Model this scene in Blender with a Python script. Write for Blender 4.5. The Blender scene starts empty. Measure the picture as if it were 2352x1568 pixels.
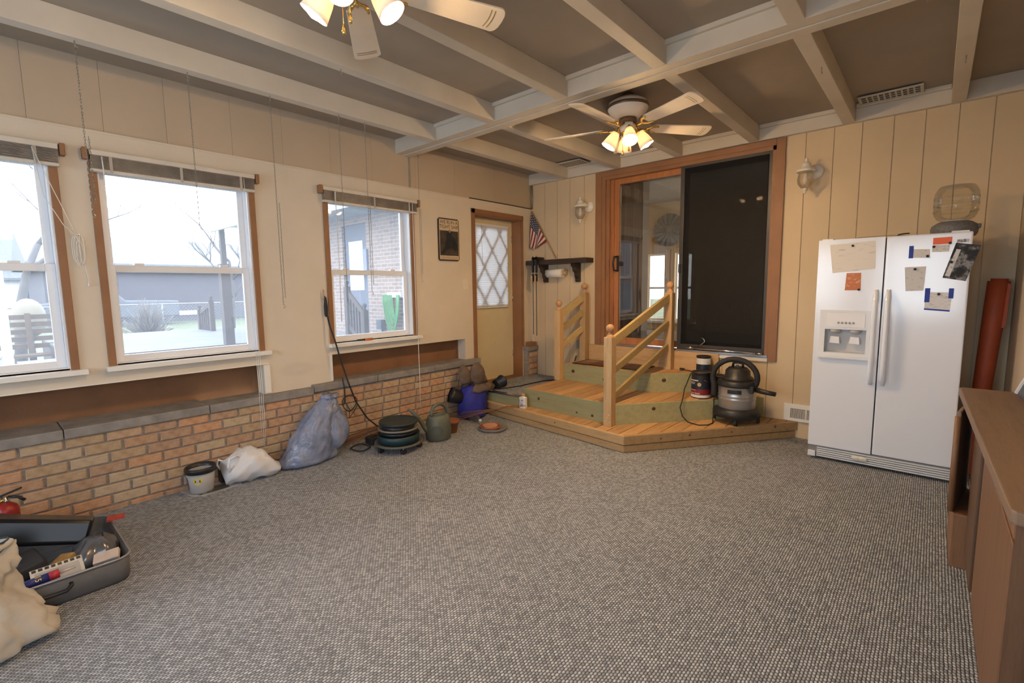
import bpy, bmesh, math, random
from mathutils import Vector, Matrix
random.seed(7)
PI = math.pi
S = bpy.context.scene
COL = S.collection

# ---------------------------------------------------------------- camera
cam_d = bpy.data.cameras.new('camera')
cam_d.sensor_fit = 'HORIZONTAL'; cam_d.sensor_width = 36.0
cam_d.lens = 1098.866 / 2352 * 36.0
cam_d.clip_start = 0.02; cam_d.clip_end = 300
cam = bpy.data.objects.new('camera', cam_d); COL.objects.link(cam)
def cam_matrix(yaw, pitch, roll, loc):
    a, b, g = map(math.radians, (yaw, pitch, roll))
    f = Vector((math.sin(a)*math.cos(b), math.cos(a)*math.cos(b), math.sin(b)))
    r = Vector((math.cos(a), -math.sin(a), 0)); u = r.cross(f)
    r2 = math.cos(g)*r + math.sin(g)*u; u2 = -math.sin(g)*r + math.cos(g)*u
    m = Matrix((r2, u2, -f)).transposed().to_4x4(); m.translation = loc
    return m
cam.matrix_world = cam_matrix(-41.408, -6.353, -0.763, (0, 0, 1.55))
S.camera = cam

# ---------------------------------------------------------------- world, daylight, exposure
W = bpy.data.worlds.new('sky'); S.world = W; W.use_nodes = True
bg = W.node_tree.nodes['Background']
bg.inputs[0].default_value = (0.82, 0.91, 1.0, 1); bg.inputs[1].default_value = 5.8
S.view_settings.view_transform = 'Standard'; S.view_settings.look = 'None'
S.view_settings.exposure = 0.72; S.view_settings.gamma = 1.0
S.view_settings.use_curve_mapping = False
BULB = 460.0            # radiance of one fan bulb
def portal(name, loc, rot, sx, sy):
    l = bpy.data.lights.new(name, 'AREA'); l.shape = 'RECTANGLE'; l.size = sx; l.size_y = sy
    l.cycles.is_portal = True
    o = bpy.data.objects.new(name, l); o.location = loc; o.rotation_euler = rot; COL.objects.link(o)
XRW = .69
for k, (a, b) in enumerate(((-2.9, -1.9), (-.56, .43), (.675, 1.65), (2.35, 3.31))):
    portal('daylight_portal', (-4.58, (a+b)/2, 1.74), (0, -PI/2, 0), 1.42, b-a)
portal('daylight_portal', (-.265, -3.42, 1.625), (PI/2, 0, 0), 1.37, 1.55)
portal('daylight_portal', (-2.6, -3.42, 1.625), (PI/2, 0, 0), 2.2, 1.55)
portal('daylight_portal', (XRW, -.4, 1.675), (0, PI/2, 0), 1.25, 1.6)

# ---------------------------------------------------------------- constants of the room
XL, YB, XR, YR, ZC = -4.40, 5.46, 0.47, -3.2, 3.135
ZBEAM = 2.99
Z1, Z2, Z3, ZL = 0.165, 0.375, 0.585, 0.29      # deck, step, top step, carpeted landing

# ---------------------------------------------------------------- materials
MATS = {}
def nt_new(name):
    m = bpy.data.materials.new(name); m.use_nodes = True
    MATS[name] = m
    nt = m.node_tree
    return m, nt, nt.nodes['Principled BSDF']
def col4(c): return (c[0], c[1], c[2], 1)
def mixcol(nt, fac, a, b, mode='MIX'):
    n = nt.nodes.new('ShaderNodeMix'); n.data_type = 'RGBA'; n.blend_type = mode
    for i, v in ((0, fac), (6, a), (7, b)):
        if hasattr(v, 'links') or hasattr(v, 'is_linked'): nt.links.new(v, n.inputs[i])
        elif isinstance(v, (int, float)): n.inputs[i].default_value = v
        else: n.inputs[i].default_value = col4(v)
    return n.outputs[2]
def noise(nt, scale, detail=3, vec=None, rough=.55):
    n = nt.nodes.new('ShaderNodeTexNoise'); n.inputs['Scale'].default_value = scale
    n.inputs['Detail'].default_value = detail; n.inputs['Roughness'].default_value = rough
    if vec: nt.links.new(vec, n.inputs['Vector'])
    return n.outputs[0]
def objvec(nt, scale=(1, 1, 1)):
    t = nt.nodes.new('ShaderNodeTexCoord'); m = nt.nodes.new('ShaderNodeMapping')
    m.inputs['Scale'].default_value = scale
    nt.links.new(t.outputs['Object'], m.inputs['Vector'])
    return m.outputs[0]
def ramp(nt, fac, stops):
    n = nt.nodes.new('ShaderNodeValToRGB'); nt.links.new(fac, n.inputs[0])
    e = n.color_ramp.elements
    while len(e) < len(stops): e.new(.5)
    for i, (p, c) in enumerate(stops): e[i].position = p; e[i].color = col4(c)
    return n.outputs[0]
def bump(nt, bs, h, strength=.3, dist=.01):
    n = nt.nodes.new('ShaderNodeBump'); n.inputs['Strength'].default_value = strength
    n.inputs['Distance'].default_value = dist
    nt.links.new(h, n.inputs['Height']); nt.links.new(n.outputs[0], bs.inputs['Normal'])
def mat(name, c, rough=.6, metal=0, var=.12, vs=6, bmp=0, bs_=80, spec=None, coat=0, trans=0, emit=None):
    if name in MATS: return MATS[name]
    m, nt, b = nt_new(name)
    if var:
        v = objvec(nt); n = noise(nt, vs, 4, v)
        d = [x*(1-var) for x in c]; l = [min(1, x*(1+var)) for x in c]
        nt.links.new(ramp(nt, n, [(.3, d), (.7, l)]), b.inputs['Base Color'])
    else: b.inputs['Base Color'].default_value = col4(c)
    b.inputs['Roughness'].default_value = rough; b.inputs['Metallic'].default_value = metal
    if spec is not None: b.inputs['Specular IOR Level'].default_value = spec
    if coat: b.inputs['Coat Weight'].default_value = coat; b.inputs['Coat Roughness'].default_value = .12
    if trans: b.inputs['Transmission Weight'].default_value = trans
    if bmp: bump(nt, b, noise(nt, bs_, 3, objvec(nt)), bmp)
    if emit: b.inputs['Emission Color'].default_value = col4(emit[0]); b.inputs['Emission Strength'].default_value = emit[1]
    return m
def wood(name, c, dark, axis='x', rough=.6, fine=22, mixin=None, bmp=.12):
    if name in MATS: return MATS[name]
    m, nt, b = nt_new(name)
    sc = {'x': (.6, 9, 9), 'y': (9, .6, 9), 'z': (9, 9, .6)}[axis]
    v = objvec(nt, sc)
    n1 = noise(nt, 3, 6, v, .65); n2 = noise(nt, fine, 4, v, .6)
    col = ramp(nt, n1, [(.28, dark), (.5, c), (.75, [min(1, x*1.14) for x in c])])
    col = mixcol(nt, .35, col, ramp(nt, n2, [(.35, dark), (.6, c)]))
    oi = nt.nodes.new('ShaderNodeObjectInfo')
    hs = nt.nodes.new('ShaderNodeHueSaturation')
    mr = nt.nodes.new('ShaderNodeMapRange'); mr.inputs[3].default_value = .80; mr.inputs[4].default_value = 1.15
    nt.links.new(oi.outputs['Random'], mr.inputs[0]); nt.links.new(mr.outputs[0], hs.inputs['Value'])
    nt.links.new(col, hs.inputs['Color'])
    nt.links.new(hs.outputs[0], b.inputs['Base Color']); b.inputs['Roughness'].default_value = rough
    if bmp: bump(nt, b, n2, bmp, .004)
    return m
def glass_thin(name, tint=(1, 1, 1), veil=.05, refl=1.0, veil_col=(.9, .93, 1)):
    m, nt, b = nt_new(name); nt.nodes.remove(b)
    out = nt.nodes['Material Output']
    tr = nt.nodes.new('ShaderNodeBsdfTransparent'); tr.inputs[0].default_value = col4(tint)
    gl = nt.nodes.new('ShaderNodeBsdfGlossy'); gl.inputs['Roughness'].default_value = .01
    fr = nt.nodes.new('ShaderNodeFresnel'); fr.inputs[0].default_value = 1.5
    mu = nt.nodes.new('ShaderNodeMath'); mu.operation = 'MULTIPLY'; mu.inputs[1].default_value = refl
    nt.links.new(fr.outputs[0], mu.inputs[0])
    mx = nt.nodes.new('ShaderNodeMixShader'); nt.links.new(mu.outputs[0], mx.inputs[0])
    nt.links.new(tr.outputs[0], mx.inputs[1]); nt.links.new(gl.outputs[0], mx.inputs[2])
    last = mx.outputs[0]
    if veil:
        tl = nt.nodes.new('ShaderNodeBsdfTranslucent'); tl.inputs[0].default_value = col4(veil_col)
        mx2 = nt.nodes.new('ShaderNodeMixShader'); mx2.inputs[0].default_value = veil
        nt.links.new(last, mx2.inputs[1]); nt.links.new(tl.outputs[0], mx2.inputs[2]); last = mx2.outputs[0]
    nt.links.new(last, out.inputs[0])
    return m
def translucent_mix(name, c, fac=.4, rough=.4, emit=None):
    m, nt, b = nt_new(name); out = nt.nodes['Material Output']
    b.inputs['Base Color'].default_value = col4(c); b.inputs['Roughness'].default_value = rough
    if emit: b.inputs['Emission Color'].default_value = col4(emit[0]); b.inputs['Emission Strength'].default_value = emit[1]
    tl = nt.nodes.new('ShaderNodeBsdfTranslucent'); tl.inputs[0].default_value = col4(c)
    mx = nt.nodes.new('ShaderNodeMixShader'); mx.inputs[0].default_value = fac
    nt.links.new(b.outputs[0], mx.inputs[1]); nt.links.new(tl.outputs[0], mx.inputs[2]); nt.links.new(mx.outputs[0], out.inputs[0])
    return m
def carpet(name):
    m, nt, b = nt_new(name); L = nt.links.new
    def M(op, a, b_=None, c=None):
        n = nt.nodes.new('ShaderNodeMath'); n.operation = op
        for i, v in enumerate((a, b_, c)):
            if v is None: continue
            if isinstance(v, (int, float)): n.inputs[i].default_value = v
            else: L(v, n.inputs[i])
        return n.outputs[0]
    t = nt.nodes.new('ShaderNodeTexCoord'); sp = nt.nodes.new('ShaderNodeSeparateXYZ'); L(t.outputs['Object'], sp.inputs[0])
    wob = noise(nt, 18, 2, t.outputs['Object'])
    u = M('MULTIPLY', M('ADD', sp.outputs[0], M('MULTIPLY', wob, .008)), 1/.0128)
    iu = M('FLOOR', u); fu = M('SUBTRACT', M('FRACT', u), .5)
    v = M('ADD', M('MULTIPLY', sp.outputs[1], 1/.019), M('MULTIPLY', M('MODULO', iu, 2), .5))
    iv = M('FLOOR', v); fv = M('SUBTRACT', M('FRACT', v), .5)
    h = M('MAXIMUM', M('SUBTRACT', 1, M('ADD', M('POWER', M('ABSOLUTE', M('MULTIPLY', fu, 2)), 2.6), M('POWER', M('ABSOLUTE', M('MULTIPLY', fv, 1.9)), 2.2))), 0)
    cb = nt.nodes.new('ShaderNodeCombineXYZ'); L(iu, cb.inputs[0]); L(iv, cb.inputs[1])
    wn = nt.nodes.new('ShaderNodeTexWhiteNoise'); L(cb.outputs[0], wn.inputs['Vector'])
    yarn = ramp(nt, wn.outputs[0], [(.0, (.22, .238, .268)), (.3, (.375, .405, .452)), (.65, (.52, .56, .62)), (1, (.70, .745, .81))])
    big = noise(nt, 1.3, 4, t.outputs['Object'])
    yarn = mixcol(nt, .35, yarn, ramp(nt, big, [(.35, (.38, .41, .455)), (.65, (.52, .555, .61))]))
    gap = mixcol(nt, M('POWER', h, .6), (.10, .10, .102), yarn)  # shade between the loops is put into the yarn colour
    L(gap, b.inputs['Base Color']); b.inputs['Roughness'].default_value = .95
    b.inputs['Specular IOR Level'].default_value = .1
    bump(nt, b, h, .8, .006)
    return m
def brick_tex(name, c1, c2, mortar, scale=4.6):
    m, nt, b = nt_new(name)
    t = nt.nodes.new('ShaderNodeTexCoord'); sp = nt.nodes.new('ShaderNodeSeparateXYZ'); nt.links.new(t.outputs['Object'], sp.inputs[0])
    cb = nt.nodes.new('ShaderNodeCombineXYZ')
    ad = nt.nodes.new('ShaderNodeMath'); nt.links.new(sp.outputs[0], ad.inputs[0]); nt.links.new(sp.outputs[1], ad.inputs[1])
    nt.links.new(ad.outputs[0], cb.inputs[0]); nt.links.new(sp.outputs[2], cb.inputs[1])
    n = nt.nodes.new('ShaderNodeTexBrick'); n.inputs['Scale'].default_value = 1; n.inputs['Brick Width'].default_value = .22; n.inputs['Row Height'].default_value = .075
    n.inputs['Mortar Size'].default_value = .008
    for i, c in (('Color1', c1), ('Color2', c2), ('Mortar', mortar)): n.inputs[i].default_value = col4(c)
    nt.links.new(cb.outputs[0], n.inputs['Vector']); nt.links.new(n.outputs[0], b.inputs['Base Color']); b.inputs['Roughness'].default_value = .9
    return m
def printed(name, paper, ink, sx=60, sz=90, thr=.55):
    m, nt, b = nt_new(name)
    n = noise(nt, 1, 2, objvec(nt, (sx, 1, sz)))
    nt.links.new(ramp(nt, n, [(thr-.02, paper), (thr+.06, ink)]), b.inputs['Base Color'])
    b.inputs['Roughness'].default_value = .5
    return m

m_wall = mat('cream wall paint', (.55, .445, .325), .75, var=.04, vs=2, bmp=.06, bs_=160)
m_wall_low = mat('off white wall paint', (.71, .63, .515), .75, var=.04, vs=2.5, bmp=.06, bs_=160)
m_panel = mat('cream panel paint', (.67, .53, .345), .7, var=.04, vs=2, bmp=.05, bs_=140)
m_ceil = mat('grey beige ceiling board', (.37, .32, .26), .9, var=.06, vs=2)
m_beam = mat('white painted beam', (.63, .575, .485), .65, var=.06, vs=3, bmp=.08, bs_=30)
m_white = mat('white paint', (.85, .83, .79), .5, var=.03, bmp=.03, bs_=60)
m_vinyl = mat('white vinyl', (.86, .87, .90), .35, var=0)
def stain(m):      # old smoke mark on the plaster between the windows
    nt = m.node_tree; b = nt.nodes['Principled BSDF']; src = b.inputs['Base Color'].links[0].from_socket
    t = nt.nodes.new('ShaderNodeTexCoord'); mp = nt.nodes.new('ShaderNodeMapping'); mp.vector_type = 'TEXTURE'
    mp.inputs['Location'].default_value = (-4.4, 1.98, .83); mp.inputs['Scale'].default_value = (1, .20, .075)
    nt.links.new(t.outputs['Object'], mp.inputs['Vector'])
    ln = nt.nodes.new('ShaderNodeVectorMath'); ln.operation = 'LENGTH'; nt.links.new(mp.outputs[0], ln.inputs[0])
    f = ramp(nt, ln.outputs['Value'], [(0, (.03, .03, .03)), (.5, (.09, .09, .09)), (.75, (.05, .05, .05)), (1, (0, 0, 0))])
    nt.links.new(mixcol(nt, f, src, (.12, .10, .08)), b.inputs['Base Color'])
stain(m_wall_low)
m_brown = mat('chestnut brown paint', (.30, .145, .065), .55, var=.1, vs=4)
m_brown_panel = mat('brown recess panel', (.25, .12, .055), .8, var=.15, vs=3, bmp=.2, bs_=60)
m_jamb = wood('orange stained wood', (.42, .17, .055), (.26, .09, .03), 'z', .45)
m_carpet = carpet('berber carpet')
m_mortar = mat('grey mortar', (.33, .29, .255), .95, var=.2, vs=30, bmp=.4, bs_=120)
m_cap = mat('grey stone cap', (.27, .25, .235), .85, var=.22, vs=9, bmp=.3, bs_=45)
m_pine_x = wood('pine x', (.57, .37, .19), (.36, .20, .09), 'x')
m_pine_y = wood('pine y', (.53, .325, .155), (.31, .165, .07), 'y')
m_pine_z = wood('pine z', (.60, .41, .21), (.42, .25, .11), 'z')
m_green_x = wood('treated pine green', (.37, .365, .20), (.27, .26, .135), 'x')
m_rail = wood('treated rail pine', (.50, .37, .17), (.36, .29, .13), 'x')
m_knot = mat('pine knot', (.10, .045, .02), .7, var=.3, vs=60)
m_screw = mat('galvanised screw', (.75, .76, .78), .3, .9, var=0)
m_steel = mat('steel', (.62, .62, .63), .25, 1, var=.08)
m_chrome = mat('chrome', (.8, .8, .82), .12, 1, var=0)
m_brass = mat('polished brass', (.80, .58, .20), .2, 1, var=0)
m_black = mat('black plastic', (.018, .018, .02), .4, var=.2, vs=20)
m_blackm = mat('matte black rubber', (.022, .022, .024), .7, var=.2, vs=20)
m_fridge = mat('white fridge enamel', (.83, .88, .97), .2, var=0, coat=1.0, bmp=.02, bs_=300)
m_fridge_trim = mat('white fridge plastic', (.79, .82, .86), .35, var=0)
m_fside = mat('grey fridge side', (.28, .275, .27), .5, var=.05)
m_glass = glass_thin('window glass', (.97, .985, 1), .055, 1.0, (.80, .86, 1))  # translucent share puts the bluish glare over the outdoor view into the pane
m_door_glass = glass_thin('patio door glass', (.78, .76, .72), .0, 2.6)
m_clear = glass_thin('clear plastic', (.95, .95, .93), .04, .55, (.8, .78, .7))
m_screen = None

# ---------------------------------------------------------------- mesh helper
class G:
    def __init__(s): s.v = []; s.f = []; s.s = []
    def add(s, vs, fs, sm=False):
        n = len(s.v); s.v += [tuple(v) for v in vs]; s.f += [tuple(i+n for i in f) for f in fs]; s.s += [sm]*len(fs); return s
    def box(s, x0, y0, z0, x1, y1, z1, M=None):
        x0, x1 = sorted((x0, x1)); y0, y1 = sorted((y0, y1)); z0, z1 = sorted((z0, z1))
        vs = [Vector(p) for p in ((x0,y0,z0),(x1,y0,z0),(x1,y1,z0),(x0,y1,z0),(x0,y0,z1),(x1,y0,z1),(x1,y1,z1),(x0,y1,z1))]
        if M: vs = [M @ v for v in vs]
        return s.add(vs, [(0,3,2,1),(4,5,6,7),(0,1,5,4),(1,2,6,5),(2,3,7,6),(3,0,4,7)])
    def beam(s, p, q, w, h, up=(0, 0, 1)):
        p, q = Vector(p), Vector(q); d = (q-p).normalized(); up = Vector(up)
        a = d.cross(up)
        if a.length < 1e-4: a = d.cross(Vector((0, 1, 0)))
        a.normalize(); b = a.cross(d)
        vs = [e + a*i*w/2 + b*j*h/2 for e in (p, q) for i, j in ((-1,-1),(1,-1),(1,1),(-1,1))]
        return s.add(vs, [(0,1,2,3),(7,6,5,4),(0,4,5,1),(1,5,6,2),(2,6,7,3),(3,7,4,0)])
    def lathe(s, prof, c=(0,0,0), n=24, M=None, sm=True, sx=1, sy=1, cap=True):
        vs = []
        for r, z in prof:
            for k in range(n):
                a = 2*PI*k/n; vs.append(Vector((r*sx*math.cos(a), r*sy*math.sin(a), z)))
        c = Vector(c)
        vs = [(M @ v if M else v) + c for v in vs]
        fs = [(i*n+k, i*n+(k+1) % n, (i+1)*n+(k+1) % n, (i+1)*n+k) for i in range(len(prof)-1) for k in range(n)]
        s.add(vs, fs, sm)
        if cap:
            m = len(s.v) - len(vs)
            for i, rev in ((0, True), (len(prof)-1, False)):
                if prof[i][0] > 1e-5:
                    f = [m+i*n+k for k in range(n)]; s.f.append(tuple(reversed(f)) if rev else tuple(f)); s.s.append(False)
        return s
    def cyl(s, p, q, r, r2=None, n=14, sm=True):
        p, q = Vector(p), Vector(q); r2 = r if r2 is None else r2
        d = q-p; M = d.to_track_quat('Z', 'Y').to_matrix()
        return s.lathe([(r, 0), (r2, d.length)], p, n, M, sm)
    def tube(s, pts, r, n=8, closed=False, taper=None):
        pts = [Vector(p) for p in pts]; m = len(pts); vs = []; prev = None
        for i, p in enumerate(pts):
            if closed: t = pts[(i+1) % m]-pts[i-1]
            else: t = pts[min(i+1, m-1)]-pts[max(i-1, 0)]
            t = t.normalized() if t.length > 1e-9 else Vector((0, 0, 1))
            if prev is None:
                a = t.cross(Vector((0, 0, 1)));
                if a.length < .05: a = t.cross(Vector((1, 0, 0)))
            else: a = prev - t*prev.dot(t)
            a.normalize(); prev = a; b = t.cross(a)
            rr = r*(taper(i/(m-1)) if taper else 1)
            for k in range(n):
                w = 2*PI*k/n; vs.append(p+a*rr*math.cos(w)+b*rr*math.sin(w))
        R = m if closed else m-1
        fs = [(i*n+k, i*n+(k+1) % n, ((i+1) % m)*n+(k+1) % n, ((i+1) % m)*n+k) for i in range(R) for k in range(n)]
        if not closed: fs += [tuple(range(n-1, -1, -1)), tuple((m-1)*n+k for k in range(n))]
        return s.add(vs, fs, True)
    def sph(s, c, rx, ry=None, rz=None, n=16, m=10):
        ry = rx if ry is None else ry; rz = rx if rz is None else rz
        prof = [(max(1e-6, math.sin(PI*i/m)), -math.cos(PI*i/m)) for i in range(m+1)]
        return s.lathe(prof, c, n, Matrix.Diagonal((rx, ry, rz)), True, cap=False)
    def prism(s, poly, lo, hi, plane='xy', sm=False):
        def P(u, v, w): return {'xy': (u, v, w), 'xz': (u, w, v), 'yz': (w, u, v)}[plane]
        n = len(poly)
        vs = [P(u, v, lo) for u, v in poly]+[P(u, v, hi) for u, v in poly]
        return s.add(vs, [tuple(range(n-1, -1, -1)), tuple(range(n, 2*n))]+[(i, (i+1) % n, n+(i+1) % n, n+i) for i in range(n)], sm)
    def loft(s, rings, cap=True, closed=True, sm=True):
        n = len(rings[0]); vs = [p for r in rings for p in r]
        fs = [(i*n+k, i*n+(k+1) % n, (i+1)*n+(k+1) % n, (i+1)*n+k) for i in range(len(rings)-1) for k in range(n if closed else n-1)]
        if cap: fs += [tuple(range(n-1, -1, -1)), tuple((len(rings)-1)*n+k for k in range(n))]
        return s.add(vs, fs, sm)
    def grid(s, fn, nu, nv, thick=0):
        P = [[Vector(fn(i/nu, j/nv)) for j in range(nv+1)] for i in range(nu+1)]
        vs = [p for row in P for p in row]; w = nv+1
        fs = [(i*w+j, (i+1)*w+j, (i+1)*w+j+1, i*w+j+1) for i in range(nu) for j in range(nv)]
        return s.add(vs, fs, True)
    def build(s, name, m, parent=None, bevel=0, seg=2, local=False, sub=0, solid=0, data=False):
        off = Vector((0, 0, 0)); p = parent
        if not local:
            while p is not None: off += p.location; p = p.parent
        me = bpy.data.meshes.new(name)
        me.from_pydata([Vector(v)-off for v in s.v], [], s.f)
        me.polygons.foreach_set('use_smooth', s.s)
        bm = bmesh.new(); bm.from_mesh(me)
        if bevel:
            es = [e for e in bm.edges if len(e.link_faces) == 2 and e.calc_face_angle(0) > .6]
            bmesh.ops.bevel(bm, geom=es, offset=bevel, segments=seg, affect='EDGES', profile=.6, clamp_overlap=True)
        bmesh.ops.recalc_face_normals(bm, faces=bm.faces)
        bm.to_mesh(me); bm.free()
        me.materials.append(m)
        if data: return me
        o = bpy.data.objects.new(name, me); COL.objects.link(o); o.parent = parent
        if sub:
            md = o.modifiers.new('subdivision', 'SUBSURF'); md.levels = sub; md.render_levels = sub
        if solid:
            md = o.modifiers.new('thickness', 'SOLIDIFY'); md.thickness = solid; md.offset = 0
        return o
def inst(me, name, parent, loc=(0, 0, 0), m=None):
    o = bpy.data.objects.new(name, me); COL.objects.link(o); o.parent = parent; o.location = loc
    return o
def tag(o, label, cat, group=None):
    o['label'] = label; o['category'] = cat
    if group: o['group'] = group
    return o
def thing(name, label, cat, loc=(0, 0, 0), rz=0, group=None):
    o = bpy.data.objects.new(name, None); o.empty_display_size = .05; COL.objects.link(o); o.location = loc; o.rotation_euler = (0, 0, rz)
    return tag(o, label, cat, group)
def sroot(name, loc=(0, 0, 0)):
    o = bpy.data.objects.new(name, None); o.empty_display_size = .05; COL.objects.link(o); o.location = loc; o['kind'] = 'structure'; return o
def st(o): o['kind'] = 'structure'; return o
def copy_tree(o, parent=None):
    c = o.copy(); COL.objects.link(c); c.parent = parent
    for ch in list(o.children): copy_tree(ch, c)
    return c
def cells(ax, lo, hi, u0, u1, z0, z1, holes):
    """wall slab between lo and hi on axis ax, spanning u and z, with rectangular holes"""
    g = G(); us = sorted({u0, u1, *[h for a in holes for h in a[:2] if u0 < h < u1]})
    for a, b in zip(us, us[1:]):
        hs = sorted((h[2], h[3]) for h in holes if h[0] < (a+b)/2 < h[1]); z = z0
        for h0, h1 in hs+[(z1, z1)]:
            if h0 > z+1e-6:
                if ax == 'x': g.box(lo, a, z, hi, b, h0)
                else: g.box(a, lo, z, b, hi, h0)
            z = max(z, h1)
    return g
def text_verts(body, size):
    cu = bpy.data.curves.new('txt', 'FONT'); cu.body = body; cu.size = size; cu.align_x = 'CENTER'; cu.resolution_u = 2
    ob = bpy.data.objects.new('txt', cu); COL.objects.link(ob)
    me = bpy.data.meshes.new_from_object(ob.evaluated_get(bpy.context.evaluated_depsgraph_get()))
    vs = [v.co.copy() for v in me.vertices]; fs = [tuple(p.vertices) for p in me.polygons]
    bpy.data.objects.remove(ob); bpy.data.curves.remove(cu); bpy.data.meshes.remove(me)
    return vs, fs
def lettering(g, body, size, fn):
    vs, fs = text_verts(body, size); g.add([fn(v.x, v.y) for v in vs], fs); return g
def clip(poly, a, b, c):       # keep a*x+b*y<=c
    out = []
    for i, p in enumerate(poly):
        q = poly[(i+1) % len(poly)]; dp = a*p[0]+b*p[1]-c; dq = a*q[0]+b*q[1]-c
        if dp <= 0: out.append(p)
        if dp*dq < 0: t = dp/(dp-dq); out.append((p[0]+t*(q[0]-p[0]), p[1]+t*(q[1]-p[1])))
    return out
def hash1(x): return (math.sin(x*127.1)*43758.5453) % 1

# ================================================================ ROOM SHELL
st(G().box(-4.62, YR-.2, -.12, XR+.2, YB+.16, 0).build('floor', m_carpet))
st(G().box(-4.62, YR-.2, ZC, XR+.2, YB+.16, ZC+.1).build('ceiling', m_ceil))
WIN = {0: (-2.9, -1.9), 1: (-.56, .43), 2: (.675, 1.65), 3: (2.35, 3.31)}
ZS, ZT = 1.035, 2.45            # window sill and head
DOOR = (4.30, 5.217, ZL, 2.49)
NICHE = ((-2.6, 1.675, .63, .912), (2.316, 4.099, .645, .925))
holes = [(a, b, ZS, ZT) for a, b in WIN.values()] + [DOOR] + list(NICHE)
wl = st(cells('x', -4.535, XL, YR-.2, 4.1, 0, 2.66, holes).build('wall_left', m_wall_low))
cells('x', -4.62, XL, 4.1, YB+.16, 0, 2.66, holes).build('door_side', m_wall_low, wl)
G().box(-4.62, YR-.2, 2.66, -4.425, YB+.16, ZC).build('upper_backing', m_wall, wl)
seams = [-3.2, -2.4, -1.6, -.8, -.05, .36, .74, 1.11, 1.56, 1.97, 2.42, 2.87, 3.33, 3.42, 4.0, 4.7, YB]
for a, b in zip(seams, seams[1:]):
    G().box(-4.43, a+.0008, 2.662, -4.413, b-.0008, ZC).build('panel', m_wall, wl)
for (a, b, c, d), xb in zip(NICHE, (-4.68, -4.585)):
    st(G().box(xb-.015, a-.015, c-.01, xb, b+.015, d+.015).build('wall_niche', m_brown_panel))
    st(G().box(xb, a-.015, d, -4.5345, b+.015, d+.015).box(xb, a-.015, c, -4.5345, a, d).box(xb, b, c, -4.5345, b+.015, d).build('wall_niche_lining', m_brown_panel))
# trim strips round the recesses
tr = st(G().box(XL, 1.675, .655, XL+.012, 1.725, .90).build('trim_1', m_white))
st(G().box(XL, 2.30, .672, XL+.010, 2.316, .93).build('trim_2', m_white))
st(G().box(XL-.012, -3.2, 2.648, XL+.004, YB, 2.662).build('trim_3', m_wall_low))
# niche head trim
st(G().box(XL, -2.6, .912, XL+.008, 1.725, .918).build('trim_4', m_white))

# ---- brick knee wall with stone caps
kw = st(G().box(-4.40, -2.6, 0, -4.366, 4.29, .585).build('wall_left_brick', m_mortar))
brick_cols = [(.53, .29, .15), (.58, .36, .21), (.50, .33, .18), (.62, .31, .15), (.56, .42, .27), (.46, .27, .16)]
bm_mats = []
for i, c in enumerate(brick_cols):
    m, nt, b = nt_new('tan brick %d' % i)
    v = objvec(nt, (6, 6, 40)); n1 = noise(nt, 5, 5, v, .7); n2 = noise(nt, 18, 4, objvec(nt))
    cc = ramp(nt, n1, [(.3, [x*.68 for x in c]), (.52, c), (.75, [min(1, x*1.2) for x in c])])
    cc = mixcol(nt, .3, cc, ramp(nt, n2, [(.35, [x*.6 for x in c]), (.65, (.62, .52, .40))]))
    nt.links.new(cc, b.inputs['Base Color']); b.inputs['Roughness'].default_value = .92
    bump(nt, b, n1, .7, .006); bm_mats.append(m)
def brick_me(l, h, d, m):
    g = G(); r = .004
    vs = []; 
    for x, ins in ((0, 0), (d-r*1.6, 0), (d, r*1.6)):
        vs += [(x, -l/2+ins, ins), (x, l/2-ins, ins), (x, l/2-ins, h-ins), (x, -l/2+ins, h-ins)]
    fs = [(i*4+k, i*4+(k+1) % 4, (i+1)*4+(k+1) % 4, (i+1)*4+k) for i in range(2) for k in range(4)]+[(8, 9, 10, 11)]
    return g.add(vs, fs).build('brick', m, data=True)
BL, BH, BJ, CH = .202, .066, .015, .0775
BM = {k: [brick_me(l, BH, .016, m) for m in bm_mats] for k, l in (('full', BL), ('half', .095), ('closer', .15))}
for r in range(8):
    z = .572-BH-(7-r)*CH; y = -.42 + (.112 if r % 2 else 0) + (r % 3)*.012
    while y < 4.29-.05:
        l = BL; k = 'full'
        if y+l > 4.29: l = .15 if 4.29-y > .15 else .095; k = 'closer' if l == .15 else 'half'
        if abs(y-2.02) < .115 and r % 2: l = .095; k = 'half'
        if y+l > 4.295: break
        pick = BM[k][min(5, int(hash1(r*7.3+y*3.1)*6))]
        inst(pick, 'brick', kw, (-4.370+hash1(y+r)*.004, y+l/2, z)); y += l+BJ
z0 = -2.6
for i, (a, b, t) in enumerate(((-2.6, -.75, .645), (-.75, .35, .645), (.35, 1.22, .645), (1.22, 2.09, .645), (2.09, 2.78, .663), (2.78, 3.55, .663), (3.55, 4.31, .663))):
    G().box(-4.675 if b < 2 else -4.58, a+.002, t-.068, -4.333, b-.002, t).build('capstone', m_cap, kw, bevel=.008)
# pier in the corner beside the door
pier = st(G().box(-4.40, 5.235, ZL, -4.318, 5.455, .655).build('wall_left_pier', m_mortar))
pb = [brick_me(.17, .0605, .012, m) for m in bm_mats]
for r in range(4):
    inst(pb[(r*2+1) % 6], 'brick', pier, (-4.318, 5.355+(.012 if r % 2 else -.012), ZL+.02+r*.085))
G().box(-4.42, 5.228, .655, -4.295, 5.458, .715).build('capstone', m_cap, pier, bevel=.007)
G().box(-4.395, 5.28, .715, -4.31, 5.43, .775).build('wood_block', m_brown, pier, bevel=.004)

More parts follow.
